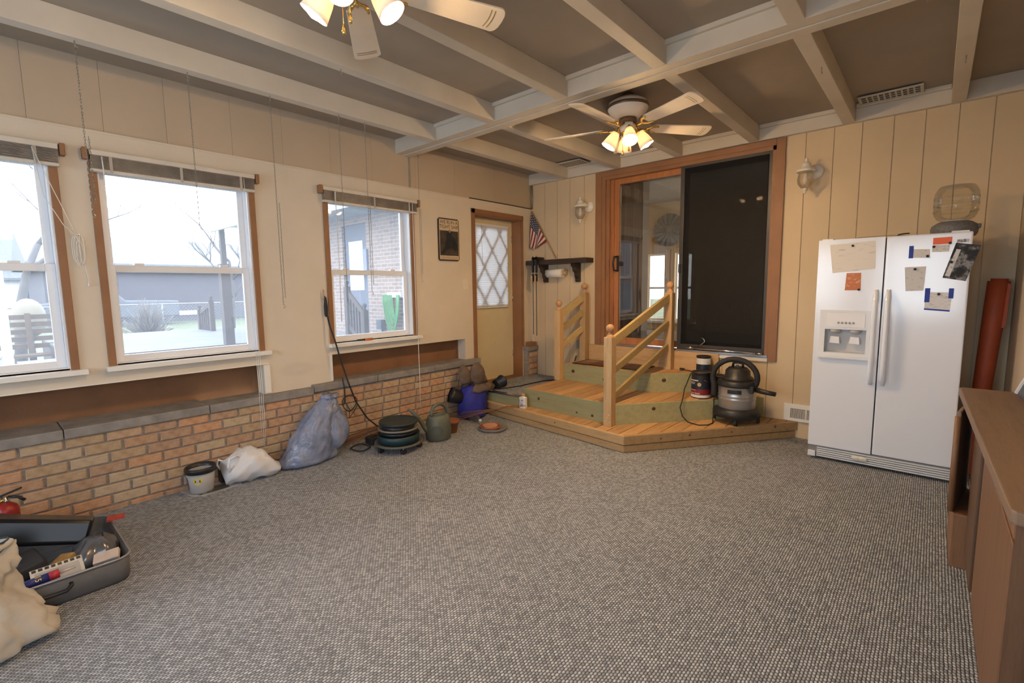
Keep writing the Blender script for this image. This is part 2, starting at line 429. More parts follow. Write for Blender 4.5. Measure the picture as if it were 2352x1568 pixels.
# ---- back wall, with the patio door opening, clad in vertical boards
SD = (-3.25, -1.268, .80, 2.965)
wb = st(cells('y', YB+.012, YB+.16, -4.62, XR+.2, 0, ZC, [SD]).build('wall_back', m_panel))
gx = [-4.40, -4.17, -3.956, -3.748, -3.521, -3.25, -1.268, -1.018, -.792, -.579, -.356, -.147, .061, .267, XR]
for a, b in zip(gx, gx[1:]):
    if a == -3.25: continue
    G().box(a+.0025, YB, 0, b-.0025, YB+.013, ZBEAM+.01).build('board', m_panel, wb, bevel=.0015, seg=1)
for a, b in ((-3.25, -2.95), (-2.95, -2.62), (-2.62, -2.3), (-2.3, -1.98), (-1.98, -1.72), (-1.72, -1.5), (-1.5, -1.268)):
    G().box(a+.0025, YB, 0, b-.0025, YB+.013, .80).build('board', m_panel, wb, bevel=.0015, seg=1)
st(G().box(XL+.001, YB-.018, ZL, XL+.02, YB, 2.0).build('trim_5', m_wall_low))

# ---- right and rear walls (behind and beside the camera)
RW = (-.95, .55, 1.05, 2.35)
st(cells('x', XR, XR+.2, YR-.2, YB+.16, 0, ZC, [(-1.2, .4, 1.05, 2.3)]).build('wall_right', m_wall))
st(cells('y', YR-.2, YR, -4.62, XR+.2, 0, ZC, [(-.95, .42, .85, 2.4), (-3.7, -1.5, .85, 2.4)]).build('wall_rear', m_wall))
for n, (ax, c, a, b, z0_, z1_) in ((5, ('y', YR-.12, -.95, .42, .85, 2.4)), (7, ('y', YR-.12, -3.7, -1.5, .85, 2.4)), (6, ('x', XR+.1, -1.2, .4, 1.05, 2.3))):  # wide rear window and right window are added, unseen, to bring in daylight
    r = sroot('window_%d' % n, (0, 0, 0)); r['label'] = {5: 'white window in the wall behind the camera', 6: 'unseen white window added to the right wall for daylight', 7: 'wide white window added behind the camera for more daylight'}[n]
    g = G(); w = .05
    def bb(u0, v0, u1, v1, d=.03):
        if ax == 'y': g.box(u0, c-d, v0, u1, c+d, v1)
        else: g.box(c-d, u0, v0, c+d, u1, v1)
    bb(a, z0_, a+w, z1_); bb(b-w, z0_, b, z1_); bb(a+w, z0_, b-w, z0_+w); bb(a+w, z1_-w, b-w, z1_); bb(a+w, (z0_+z1_)/2-.025, b-w, (z0_+z1_)/2+.025)
    g.build('sash', m_vinyl, r)
    g = G(); bb(a+w, z0_+w, b-w, z1_-w, .003); g.build('pane', m_glass, r)
st(G().box(XR-.022, 4.62, 1.72, XR, 4.72, 2.75).build('trim_6', m_white))

# ---- ceiling beams
def cbeam(x0, x1, y0, y1, label, parent=None):
    return tag(G().box(x0, y0, ZBEAM, x1, y1, ZC).build('ceiling_beam', m_beam, bevel=.004), label, 'beam', 'white ceiling beams')
bx = [-3.83, -3.05, -2.285, -1.505, -.715, .012]
ords = ['first', 'second', 'third', 'fourth', 'fifth', 'sixth']
for i, x in enumerate(bx):
    cbeam(x, x+.09, YR, 3.165, 'white ceiling beam on the near side of the cross beam, %s from the window wall' % ords[i])
    cbeam(x-.01, x+.082, 3.35, 5.41, 'white ceiling beam between cross beam and sliding door wall, %s from the window wall' % ords[i])
cb = thing('cross_beam', 'wide white cross beam spanning the ceiling from wall to wall', 'beam', (-2, 3.257, ZBEAM))
G().box(-4.413, 3.165, ZBEAM, XR, 3.255, ZC).build('plank', m_beam, cb, bevel=.004)
G().box(-4.413, 3.259, ZBEAM-.006, XR, 3.35, ZC).build('plank', m_beam, cb, bevel=.004)
for k, (a, b) in enumerate(zip(bx, bx[1:])):      # ceiling cleats at the cross beam
    st(G().box(a+.09, 3.14, ZC-.03, b, 3.165, ZC).build('trim_%d' % (20+k), m_beam))
led = thing('ledger_beam', 'white ledger board along the ceiling above the sliding door', 'beam', (-2, 5.435, ZBEAM))
G().box(-4.413, 5.41, ZBEAM, XR, YB, ZC).build('face', m_beam, led, bevel=.003)
for a, b in zip(bx, bx[1:]):
    G().box(a+.085, 5.375, ZC-.035, b-.012, 5.41, ZC).build('moulding', m_beam, led, bevel=.006)

# ---- conduit and corner pipe on the upper left wall
tag(G().box(-4.413, 3.325, 2.665, -4.403, 3.345, ZBEAM).build('wire_channel', mat('grey wire channel', (.34, .30, .25), .6)), 'thin grey wire channel running up the wall under the cross beam', 'conduit')
tag(G().cyl((-4.385, 5.44, 2.665), (-4.385, 5.44, ZBEAM), .012).build('corner_pipe', mat('dull green pipe', (.22, .20, .15), .6)), 'dark vertical pipe in the corner above the flag', 'pipe')
tag(G().tube([(-4.392, 4.22, 2.666), (-4.392, 4.8, 2.668), (-4.392, 5.44, 2.664)], .006, 6).build('wall_wire', m_blackm), 'thin black wire along the wall seam above the white door', 'wire')

# ---- landing with carpet, board and aluminium nosing
st(G().box(XL, 4.20, 0, -3.585, YB, ZL).build('floor_landing', m_carpet))
st(G().box(-4.30, 4.172, Z1, -3.585, 4.199, ZL-.012).build('trim_7', m_green_x))
st(G().box(-4.30, 4.165, ZL-.012, -3.585, 4.22, ZL+.006).build('trim_8', m_steel, bevel=.003))
st(G().box(-4.57, 4.30, ZL-.02, XL, 5.217, ZL+.004).build('trim_9', m_brown_panel))

# ================================================================ WINDOWS IN THE LEFT WALL
wlab = {0: 'white double hung window farthest back on the window wall', 1: 'white double hung window at the left edge with lattice and bench outside',
        2: 'wide white double hung window in the middle looking onto the deck', 3: 'white double hung window nearest the door with a green hose outside'}
def window(n):
    a, b = WIN[n]; r = sroot('window_%d' % (n or 4), (XL, (a+b)/2, ZS)); r['label'] = wlab[n]
    for s_, e in ((a-.045, a), (b, b+.045)):
        G().box(XL, s_, ZS, XL+.018, e, 2.44).build('casing', m_brown, r, bevel=.003)
    G().box(XL, a-.045, 2.44, XL+.018, b+.045, 2.5).build('casing', m_brown, r, bevel=.003)
    g = G(); x0, x1 = -4.533, -4.40          # white jamb liner
    g.box(x0, a, ZS, x1, a+.012, ZT).box(x0, b-.012, ZS, x1, b, ZT).box(x0, a+.012, ZT-.012, x1, b-.012, ZT).box(x0, a+.012, ZS, x1, b-.012, ZS+.012)
    g.build('jamb_liner', m_vinyl, r)
    zm = 1.735
    for nm, x, zz0, zz1, w in (('upper_sash', -4.512, zm-.03, ZT-.012, .045), ('lower_sash', -4.478, ZS+.012, zm+.02, .05)):
        g = G(); aa, bb = a+.012, b-.012
        g.box(x-.015, aa, zz0, x+.015, aa+w, zz1).box(x-.015, bb-w, zz0, x+.015, bb, zz1)
        g.box(x-.015, aa+w, zz0, x+.015, bb-w, zz0+w*(.9 if nm[0] == 'u' else 1)).box(x-.015, aa+w, zz1-w, x+.015, bb-w, zz1)
        sash = g.build(nm, m_vinyl, r, bevel=.003, seg=1)
        G().box(x-.003, aa+w-.004, zz0+w-.01, x+.003, bb-w+.004, zz1-w+.004).build('pane', m_glass, sash)
        if nm[0] == 'l':
            for yy in (aa+.2*(bb-aa), aa+.8*(bb-aa)):
                G().box(x-.02, yy-.03, zz1, x+.012, yy+.03, zz1+.016).build('sash_lock', m_vinyl, sash, bevel=.003)
    G().box(-4.40, a-.06, ZS-.036, XL+.062, b+.085, ZS).box(-4.46, a+.001, ZS-.03, -4.40, b-.001, ZS+.0135).build('sill', m_white, r, bevel=.004)
    return r
for n in WIN: window(n)

# raised mini blinds
m_slat = mat('grey aluminium slat', (.30, .27, .24), .45, .2, var=.25, vs=12)
m_head = mat('ivory blind rail', (.66, .61, .53), .5, var=.06)
m_tape_l = mat('grey ladder tape', (.48, .44, .39), .6, var=.05)
m_cord = mat('white cord', (.82, .81, .78), .6, var=.05)
def blind(n, a, b, label, cords):
    t = thing('window_blind', label, 'blind', (XL+.03, (a+b)/2, 2.37), group='raised window blinds')
    G().box(XL+.019, a+.02, 2.488, XL+.058, b-.02, 2.523).build('head_rail', m_head, t, bevel=.004)
    g = G()
    for i in range(13):
        z = 2.40+i*.0068; j = hash1(i*3.7+n)*.006-.003
        g.box(XL+.022+j, a+.025, z, XL+.056+j, b-.025, z+.0035)
    o = g.build('slat_stack', m_slat, t); o['kind'] = 'stuff'
    G().box(XL+.02, a+.022, 2.378, XL+.06, b-.022, 2.398).build('bottom_rail', m_head, t, bevel=.004)
    for y in (a, b):
        G().box(XL+.001, y-.014, 2.455, XL+.064, y+.014, 2.53).build('bracket', m_brown, t, bevel=.004)
    for f in (.12, .5, .88):
        y = a+f*(b-a); G().box(XL+.0605, y-.009, 2.38, XL+.062, y+.009, 2.487).build('ladder_tape', m_tape_l, t)
    for pts, r in cords: G().tube(pts, r, 6).build('cord', m_cord, t)
def hang(y, z0, z1, x=XL+.07): return [(x, y, z0), (x, y+.004, (z0+z1)/2), (x, y, z1)]
blind(1, -.60, .505, 'raised grey blind above the window at the left edge', [
    ([(XL+.065, .36, 2.48), (XL+.066, .43, 2.25), (XL+.066, .50, 2.03), (XL+.06, .525, 1.95)], .0022),
    ([(XL+.065, .36, 2.48), (XL+.066, .39, 2.18), (XL+.066, .47, 2.0), (XL+.06, .525, 1.95)], .0022)])
blind(2, .617, 1.712, 'raised grey blind above the wide middle window', [
    (hang(.70, 2.48, 2.28), .004), (hang(1.60, 2.48, 1.045), .002), (hang(1.595, 1.045, .30), .002), (hang(1.625, 1.045, .24), .002), (hang(1.61, 1.045, .17), .002)])
blind(3, 2.272, 3.40, 'raised taupe blind above the window nearest the door', [
    (hang(2.40, 2.48, 1.25, XL+.075), .004), (hang(3.30, 2.48, 1.04), .0035), (hang(3.315, 1.04, .16), .0035)])

# ================================================================ DOOR IN THE LEFT WALL
d1 = sroot('door_1', (XL, 4.76, ZL)); d1['label'] = 'cream door with diamond lattice window and white blind in a deep brown frame'
y0, y1, z0, z1 = DOOR
m_cream = mat('cream door paint', (.74, .66, .45), .55, var=.03)
G().box(XL, y0-.055, .665, XL+.02, y0, z1+.055).build('casing', m_brown, d1, bevel=.003)
G().box(XL, y1, .72, XL+.02, y1+.02, z1+.055).build('casing', m_brown, d1, bevel=.003)
G().box(XL, y0-.055, z1, XL+.02, y1+.02, z1+.055).build('casing', m_brown, d1, bevel=.003)
G().box(-4.61, y1-.012, ZL, XL+.002, y1, z1).build('jamb', m_brown, d1)
G().box(-4.61, y0, ZL, XL+.002, y0+.012, z1).build('jamb', m_brown, d1)
G().box(-4.61, y0, z1-.012, XL+.002, y1, z1).build('jamb', m_brown, d1)
slab = cells('x', -4.61, -4.57, y0+.012, y1-.012, ZL+.0045, z1-.012, [(4.47, 5.08, 1.33, 2.36)]).build('slab', m_cream, d1)
G().box(-4.597, 4.46, 1.32, -4.590, 5.09, 2.37).build('pane', m_glass, slab)
m_lat = mat('brown lattice', (.22, .12, .06), .6, var=0)
for k in range(4):
    for sgn in (1, -1):
        yc = 4.775+(k-1.5)*.305; seg = []
        pts = [(yc-.35*sgn, 1.33), (yc+.35*sgn, 2.36)]
        poly = [(pts[0][0]-.02, 1.33), (pts[0][0]+.02, 1.33), (pts[1][0]+.02, 2.36), (pts[1][0]-.02, 2.36)]
        poly = clip(clip(poly, 1, 0, 5.08), -1, 0, -4.47)
        if len(poly) > 2: G().prism(poly, -4.580+.004*(sgn > 0), -4.577+.004*(sgn > 0), 'yz').build('lattice_bar', m_lat, slab)
for z in (.615, 1.41, 2.237):
    G().box(-4.57, y1-.03, z-.045, -4.56, y1-.014, z+.045).cyl((-4.562, y1-.018, z-.048), (-4.562, y1-.018, z+.048), .008).build('hinge', m_chrome, slab)
G().cyl((-4.57, 4.36, 1.30), (-4.52, 4.36, 1.30), .012).sph((-4.51, 4.36, 1.30), .028).build('knob', m_brass, slab)
m_mini = translucent_mix('white mini slat', (.86, .86, .86), .45)
mb = thing('mini_blind', 'white mini blind hanging over the door window', 'blind', (-4.55, 4.78, 1.29))
G().box(-4.568, 4.455, 2.375, -4.538, 5.095, 2.405).build('head_rail', m_vinyl, mb, bevel=.003)
sl = G().add([(-.007, -.318, -.0115), (.007, -.318, .0115), (.007, .318, .0115), (-.007, .318, -.0115), (.003, -.318, -.001), (.003, .318, -.001)],
    [(0, 4, 5, 3), (4, 1, 2, 5)], True).build('slat', m_mini, data=True)
for i in range(43): inst(sl, 'slat', mb, (-.003, -.003, .03+i*.0249))
G().box(-4.566, 4.455, 1.287, -4.542, 5.095, 1.303).build('bottom_rail', m_vinyl, mb, bevel=.003)
G().cyl((-4.533, 4.56, 2.38), (-4.53, 4.57, 1.86), .004).build('wand', m_clear, mb)

# ================================================================ SLIDING PATIO DOOR
d2 = sroot('door_2', (-2.26, YB, .80)); d2['label'] = 'brown framed sliding patio door with a dark screen on its right half'
for x0, x1, z0, z1 in ((-3.34, -3.25, .80, 2.985), (-1.268, -1.185, .76, 2.985), (-3.25, -1.268, 2.925, 2.985)):
    G().box(x0, YB-.022, z0, x1, YB+.002, z1).build('casing', m_brown, d2, bevel=.003)
for x, w in ((-3.25, .03), (-3.205, .03), (-3.16, .035)):
    G().box(x, YB-.014+.028*(x+3.25)/.045, .80, x+w+.02, YB+.15, 2.93).build('jamb', m_jamb if x > -3.2 else m_brown, d2, bevel=.003)
G().box(-1.30, YB-.01, .80, -1.268, YB+.15, 2.93).build('jamb', m_brown, d2)
G().box(-3.25, YB-.01, 2.885, -1.268, YB+.15, 2.93).build('head', m_brown, d2)
G().box(-3.25, YB-.03, .795, -1.268, YB+.15, .82).build('threshold', m_steel, d2, bevel=.002)
def leaf(name, x0, x1, yy, w, m, z0=.825, z1=2.885, wb_=.08):
    g = G(); g.box(x0, yy-.018, z0, x0+w, yy+.018, z1).box(x1-w, yy-.018, z0, x1, yy+.018, z1)
    g.box(x0+w, yy-.018, z0, x1-w, yy+.018, z0+wb_).box(x0+w, yy-.018, z1-w, x1-w, yy+.018, z1)
    return g.build(name, m, d2, bevel=.003)
lf = leaf('sliding_leaf', -3.11, -2.18, YB+.075, .065, m_jamb)
G().box(-3.05, YB+.072, .90, -2.24, YB+.078, 2.825).build('pane', m_door_glass, lf)
rf = leaf('fixed_leaf', -2.24, -1.30, YB+.12, .065, m_jamb)
G().box(-2.18, YB+.117, .90, -1.36, YB+.123, 2.825).build('pane', m_door_glass, rf)
m_bronze = mat('dark bronze frame', (.055, .048, .042), .45, .3, var=.1)
sc = leaf('screen_leaf', -2.235, -1.285, YB+.01, .045, m_bronze, .822, 2.90, .06)
m, nt, b = nt_new('dark insect screen')
b.inputs['Base Color'].default_value = (.012, .012, .013, 1); b.inputs['Roughness'].default_value = .7; b.inputs['Specular IOR Level'].default_value = .15; b.inputs['Alpha'].default_value = .78
bump(nt, b, noise(nt, 700, 1, objvec(nt)), .15, .001)
G().box(-2.19, YB+.008, .88, -1.33, YB+.012, 2.855).build('mesh_panel', m, sc)
G().box(-2.232, YB-.032, 1.70, -2.205, YB-.008, 1.80).build('latch', m_black, sc, bevel=.003)
h = G(); h.tube([(-3.05, YB+.055, 1.935), (-3.075, YB+.0, 1.925), (-3.085, YB-.01, 1.84), (-3.075, YB+.0, 1.76), (-3.05, YB+.055, 1.75)], .011, 8)
h.box(-3.065, YB+.045, 1.745, -3.035, YB+.057, 1.94); h.box(-3.035, YB+.045, 1.81, -3.0, YB+.055, 1.87); h.build('handle', m_black, lf)
st(G().box(-1.75, YB-.022, .755, -1.268, YB, .80).build('trim_10', m_white))
sb = thing('security_bar', 'silver security bar lying along the bottom of the screen door', 'bar', (-1.7, YB-.035, .84))
G().cyl((-2.06, YB-.035, .845), (-1.32, YB-.035, .832), .011).build('rod', m_chrome, sb)
G().cyl((-2.10, YB-.035, .846), (-2.03, YB-.035, .845), .017).build('end_cap', m_steel, sb)
G().cyl((-1.37, YB-.035, .833), (-1.31, YB-.035, .832), .016).build('end_cap', m_steel, sb)
G().tube([(-1.98, YB-.04, .86), (-1.93, YB-.045, .90), (-1.90, YB-.045, .925), (-1.91, YB-.045, .955), (-1.94, YB-.045, .97)], .006, 6).build('latch_arm', m_steel, sb)

# ---- the room beyond the glass
m_tan = mat('tan wall beyond', (.62, .45, .27), .8, var=.05)
BW = [(-3.93, -3.60, .95, 2.12), (-3.42, -3.12, .95, 2.12)]
st(cells('y', 8.2, 8.3, -4.7, -.1, .3, 3.2, BW).build('wall_beyond', m_tan))
st(G().box(-4.7, YB+.17, .3, -4.6, 8.2, 3.2).build('wall_beyond_side', m_tan))
st(cells('x', -.2, -.1, YB+.17, 8.2, .3, 3.2, [(6.1, 8.0, .9, 2.7)]).build('wall_beyond_right', m_tan))  # unseen side opening, added to throw daylight onto the far wall
for k, (a, b, c, d) in enumerate(BW):
    r = sroot('window_%d' % (8+k)); r['label'] = 'narrow window in the room behind the patio door, ' + ('left one' if k == 0 else 'right one')
    G().box(a-.07, 8.18, c-.07, a, 8.2, d+.07).box(b, 8.18, c-.07, b+.07, 8.2, d+.07).box(a, 8.18, d, b, 8.2, d+.07).build('casing', m_tan, r)
    G().box(a-.09, 8.14, c-.05, b+.09, 8.2, c-.01).build('sill', m_white, r)
    G().box(a, 8.23, c, a+.03, 8.26, d).box(b-.03, 8.23, c, b, 8.26, d).box(a+.03, 8.23, c, b-.03, 8.26, c+.03).box(a+.03, 8.23, d-.03, b-.03, 8.26, d).box(a+.03, 8.23, 1.5, b-.03, 8.26, 1.54).build('sash', m_white, r)
portal('daylight_portal', (-.05, 7.05, 1.8), (0, PI/2, 0), 1.8, 1.9)
st(G().box(-4.7, YB+.161, .68, -.1, 8.3, .78).build('floor_beyond', mat('brown carpet beyond', (.20, .15, .11), .95)))
st(G().box(-4.7, YB+.161, 3.0, -.1, 8.3, 3.1).build('ceiling_beyond', m_ceil))
vb = thing('vertical_blind', 'brown vertical blind drawn aside behind the patio door glass', 'blind', (-2.95, YB+.22, .85))
m_vb = mat('brown vertical slat', (.20, .15, .11), .7, var=.15)
for i in range(8):
    x = -3.06+i*.042; a = .9+.1*math.sin(i*2.1)
    G().beam((x, YB+.23, .86), (x, YB+.23, 2.83), .004, .085, (math.cos(a), math.sin(a), 0)).build('vane', m_vb, vb)
G().box(-3.12, YB+.16, 2.83, -1.3, YB+.255, 2.87).build('rail', m_vb, vb)
wm = thing('windmill_wheel', 'grey metal windmill wheel on the wall behind the patio door glass', 'wall decor', (-3.54, 8.19, 2.52))
m_gal = mat('weathered galvanised metal', (.25, .26, .26), .5, .6, var=.2, vs=15)
for i in range(16):
    a = 2*PI*i/16; d = Vector((math.cos(a), 0, math.sin(a))); n = Vector((-math.sin(a), 0, math.cos(a))); c = Vector((-3.54, 8.17, 2.52))
    q = [c+d*.07-n*.012, c+d*.07+n*.012, c+d*.28+n*.045+Vector((0, .015, 0)), c+d*.28-n*.045-Vector((0, .015, 0))]
    G().add(q+[p+Vector((0, -.004, 0)) for p in q], [(0, 1, 2, 3), (7, 6, 5, 4), (0, 4, 5, 1), (1, 5, 6, 2), (2, 6, 7, 3), (3, 7, 4, 0)]).build('blade', m_gal, wm)
G().cyl((-3.54, 8.199, 2.52), (-3.54, 8.15, 2.52), .05).build('hub', m_gal, wm)

# ================================================================ CEILING FANS
m_fanwhite = mat('ivory fan enamel', (.84, .78, .70), .35, var=.03)
m_blade = mat('cream fan blade', (.84, .76, .64), .4, var=.04)
m_stripe = mat('gold blade stripe', (.34, .25, .10), .5, var=0)
m_band = mat('bronze fan band', (.22, .13, .07), .4, .4, var=.1)
m_shade = translucent_mix('frosted glass shade', (.90, .85, .77), .14, .35)
m_bulb = mat('lit bulb', (1, .9, .75), .5, var=0, emit=((1.0, .64, .31), BULB))
def fan(c, ph, r, label, lamps, zb=2.868):
    cx, cy = c; t = thing('ceiling_fan', label, 'ceiling fan', (cx, cy, ZC), group='ceiling fans')
    t.rotation_euler = (0, 0, 0)
    z = zb - ZC                                   # local z of the blades
    def L(g, name, m, p=t, **k): return g.build(name, m, p, local=True, **k)
    L(G().lathe([(.03, 0), (.05, -.012), (.035, -.03), (.02, -.035)]), 'canopy', m_band)
    L(G().lathe([(.02, -.035), (.11, -.05), (.155, -.075), (.165, -.10), (.165, -.125), (.15, -.15), (.11, -.18), (.085, -.20)], n=32), 'motor_housing', m_fanwhite)
    L(G().lathe([(.166, -.098), (.169, -.104), (.169, -.118), (.166, -.124)], n=32, cap=False), 'trim_band', m_band)
    L(G().lathe([(.07, -.20), (.075, -.225), (.06, -.24)], n=20), 'flywheel', m_band)
    L(G().lathe([(.055, -.235), (.066, -.25), (.066, -.275), (.058, -.30), (.045, -.31)], n=24), 'switch_housing', m_fanwhite)
    L(G().lathe([(.05, -.305), (.052, -.315), (.03, -.335), (.012, -.345), (.012, -.355), (.001, -.36)], n=20), 'light_fitter', m_brass)
    for k in range(5):
        a = math.radians(ph+72*k); M = Matrix.Rotation(a, 4, 'Z') @ Matrix.Translation((0, 0, z)) @ Matrix.Rotation(math.radians(-13), 4, 'X')
        out = []
        for i in range(9):
            w = -PI/2+PI*i/8; out.append((r-.035+.035*math.cos(w), (.075-.03)*math.sin(w)/1 + .03*math.copysign(1, math.sin(w))*(abs(math.sin(w))**.4) if abs(math.sin(w)) > 1e-6 else 0))
        out = [(.205, -.035), (.24, -.055)] + out + [(.24, .055), (.205, .035)]
        g = G(); n = len(out)
        g.add([M @ Vector((x, y, -.004)) for x, y in out]+[M @ Vector((x, y, .004)) for x, y in out],
              [tuple(range(n)), tuple(range(2*n-1, n-1, -1))]+[(i, n+i, n+(i+1) % n, (i+1) % n) for i in range(n)])
        bl = L(g, 'blade', m_blade)
        for xs in (r-.065, r-.085):
            g = G(); pts = [(xs+.012*math.cos(v*1.2), .055*v) for v in [i/5-1 for i in range(11)]]
            for (xa, ya), (xb, yb) in zip(pts, pts[1:]):
                g.add([M @ Vector(p) for p in ((xa-.0025, ya, -.0052), (xa+.0025, ya, -.0052), (xb+.0025, yb, -.0052), (xb-.0025, yb, -.0052))], [(0, 1, 2, 3)])
            L(g, 'gold_stripe', m_stripe, bl)
        g = G()
        g.tube([M @ Vector(p) for p in ((.06, 0, .02), (.11, 0, -.015), (.15, 0, -.018), (.19, 0, -.012))], .008, 8)
        for s_ in (-1, 1):
            g.tube([M @ Vector((.155+.02*i, s_*.045*math.sin(i*PI/10), -.012)) for i in range(6)], .0065, 8)
            g.tube([M @ Vector(p) for p in ((.165, 0, -.014), (.19, s_*.03, -.012), (.215, s_*.045, -.010), (.25, s_*.046, -.008))], .0065, 8)
        L(g, 'blade_iron', m_brass)
    for k, (az, tilt) in enumerate(lamps):
        a = math.radians(az); d = Vector((math.cos(a)*math.sin(tilt), math.sin(a)*math.sin(tilt), -math.cos(tilt)))
        p0 = Vector((math.cos(a)*.04, math.sin(a)*.04, -.285)); p1 = p0+Vector((math.cos(a)*.03, math.sin(a)*.03, .012)); 
        arm = L(G().tube([p0, (p0+p1)/2+Vector((0, 0, .012)), p1, p1+d*.03], .008, 8), 'lamp_arm', m_brass)
        M = d.to_track_quat('Z', 'Y').to_matrix(); q = p1+d*.02
        L(G().lathe([(.018, 0), (.024, .005), (.03, .02), (.03, .03)], q, 16, M), 'socket', m_brass)
        L(G().lathe([(.028, .02), (.036, .04), (.048, .08), (.056, .12), (.062, .15), (.060, .15), (.053, .118), (.044, .08), (.032, .042), (.026, .024)], q, 24, M, cap=False), 'shade', m_shade)
        L(G().lathe([(.001, .03), (.013, .035), (.016, .055), (.030, .085), (.038, .115), (.036, .14), (.024, .158), (.001, .165)], q, 18, M, cap=False), 'bulb', m_bulb)
    for s_, zz in ((-.028, -.485), (.028, -.46)):
        g = G().tube([(s_, -.03, -.31), (s_, -.03, zz)], .0018, 5); ch = L(g, 'pull_chain', m_brass)
        L(G().lathe([(.003, .03), (.007, .015), (.009, 0), (.007, -.008), (.001, -.012)], (s_, -.03, zz), 10), 'chain_pull', m_brass, ch)
    return t
fan((-2.006, 3.767), -21, .735, 'white ceiling fan with lit lamps in front of the sliding door', ((215, .55), (128, .55), (35, .55), (-55, .55)))
fan((-1.945, 1.205), 70.5, .722, 'white ceiling fan with lit lamps nearest the camera at the top edge', ((221, .62), (41, .62), (-49, .62)))

# ================================================================ VENTS, SCONCES, SMALL WALL THINGS
def ceiling_vent(x0, x1, y0, y1, z, label, nx):
    t = thing('ceiling_vent', label, 'vent', ((x0+x1)/2, (y0+y1)/2, z), group='ceiling vents')
    m_v = mat('ivory vent metal', (.60, .54, .44), .5, .1, var=.08)
    fr = .022
    G().box(x0, y0, z, x1, y0+fr, z+.012).box(x0, y1-fr, z, x1, y1, z+.012).box(x0, y0+fr, z, x0+fr, y1-fr, z+.012).box(x1-fr, y0+fr, z, x1, y1-fr, z+.012).build('frame', m_v, t, bevel=.002)
    G().box(x0+fr, y0+fr, z+.005, x1-fr, y1-fr, z+.007).build('backing', m_black, t)
    for i in range(1, nx):
        x = x0+fr+(x1-x0-2*fr)*i/nx; G().box(x-.006, y0+fr, z+.001, x+.006, y1-fr, z+.0045).build('louver', m_v, t)
    for j in (1, 2):
        y = y0+fr+(y1-y0-2*fr)*j/3; G().box(x0+fr, y-.003, z+.001, x1-fr, y+.003, z+.0045).build('crossbar', m_v, t)
ceiling_vent(-3.735, -3.375, 5.13, 5.365, ZC-.026, 'ivory ceiling vent near the corner above the left wall lamp', 9)
ceiling_vent(-.60, -.17, 5.16, 5.37, ZC-.026, 'ivory ceiling vent between beams above the refrigerator', 10)
rv = thing('wall_register', 'white wall register at the foot of the wall beside the refrigerator', 'vent', (-.95, YB, Z1+.02))
G().box(-1.09, YB-.018, Z1+.004, -.70, YB, .345).build('frame', m_white, rv, bevel=.005)
G().box(-1.03, YB-.021, .205, -.76, YB-.018, .30).build('backing', mat('dark duct', (.05, .045, .04), .8), rv)
for i in range(30):
    x = -1.025+i*.0092; G().box(x, YB-.024, .207, x+.004, YB-.0205, .298).build('fin', m_white, rv)
G().box(-.898, YB-.0245, .205, -.886, YB-.018, .30).build('divider', m_white, rv)

m_lampw = mat('white lamp metal', (.80, .76, .68), .35, var=.03)
m_lampg = glass_thin('lamp glass', (.97, .96, .93), .22, .8, (.9, .86, .78))
def sconce(x, z, label):
    t = thing('wall_sconce', label, 'wall lamp', (x, YB, z), group='wall sconces'); t.scale = (1.15, 1.15, 1.15)
    def L(g, n, m, **k): return g.build(n, m, t, local=True, **k)
    RX = Matrix.Rotation(PI/2, 3, 'X')
    L(G().lathe([(.062, 0), (.062, .008), (.045, .018), (.02, .03), (.001, .032)], (.05, 0, .0), 24, RX), 'back_plate', m_lampw)
    L(G().tube([(.05, -.02, 0), (.04, -.07, .03), (.015, -.10, .035), (0, -.11, .02)], .011, 8), 'arm', m_lampw)
    c = (0, -.11, 0)
    L(G().lathe([(.068, -.008), (.070, .002), (.055, .018), (.038, .028), (.034, .05), (.028, .062), (.012, .068), (.014, .085), (.010, .10), (.001, .106)], c, 24), 'hood', m_lampw)
    L(G().lathe([(.05, -.008), (.054, -.03), (.060, -.07), (.055, -.10), (.035, -.13), (.018, -.142)], c, 20, cap=False), 'glass_shade', m_lampg)
    L(G().lathe([(.014, -.02), (.016, -.05), (.022, -.075), (.014, -.10), (.001, -.105)], c, 12), 'bulb', m_lampw)
    L(G().lathe([(.02, -.140), (.022, -.15), (.010, -.158), (.012, -.172), (.001, -.185)], c, 14), 'finial', m_lampw)
sconce(-3.50, 2.585, 'white carriage wall lamp between the flag and the sliding door')
sconce(-.985, 2.61, 'white carriage wall lamp right of the sliding door above the refrigerator')

sg = thing('wall_sign', 'tall metal sign reading we run a tight ship beside the door', 'sign', (XL, 3.85, 2.13))
m_tin = mat('aged cream print', (.62, .50, .34), .5, var=.08, vs=20)
G().prism([(3.70+.02, 1.885), (4.02-.02, 1.885), (4.02, 1.905), (4.02, 2.36), (4.0, 2.38), (3.72, 2.38), (3.70, 2.36), (3.70, 1.905)], XL+.001, XL+.02, 'yz').build('backing', mat('sign edge', (.05, .035, .025), .6), sg)
G().prism([(3.712, 1.90), (4.008, 1.90), (4.008, 2.365), (3.712, 2.365)], XL+.02, XL+.022, 'yz').build('face', m_tin, sg)
g = G()
for body, zz, s_ in (('WE RUN A', 2.315, .058), ('TIGHT SHIP', 2.262, .058)):
    lettering(g, body, s_, lambda u, v, zz=zz: (XL+.0226, 3.86+u*.98, zz+v))
g.build('lettering', mat('sign ink', (.045, .03, .025), .6, var=0), sg)
pic = G().prism([(3.718, 1.945), (4.002, 1.945), (4.002, 2.235), (3.718, 2.235)], XL+.022, XL+.0235, 'yz').build('picture', mat('dark painted picture', (.050, .038, .032), .5, var=.5, vs=14), sg)
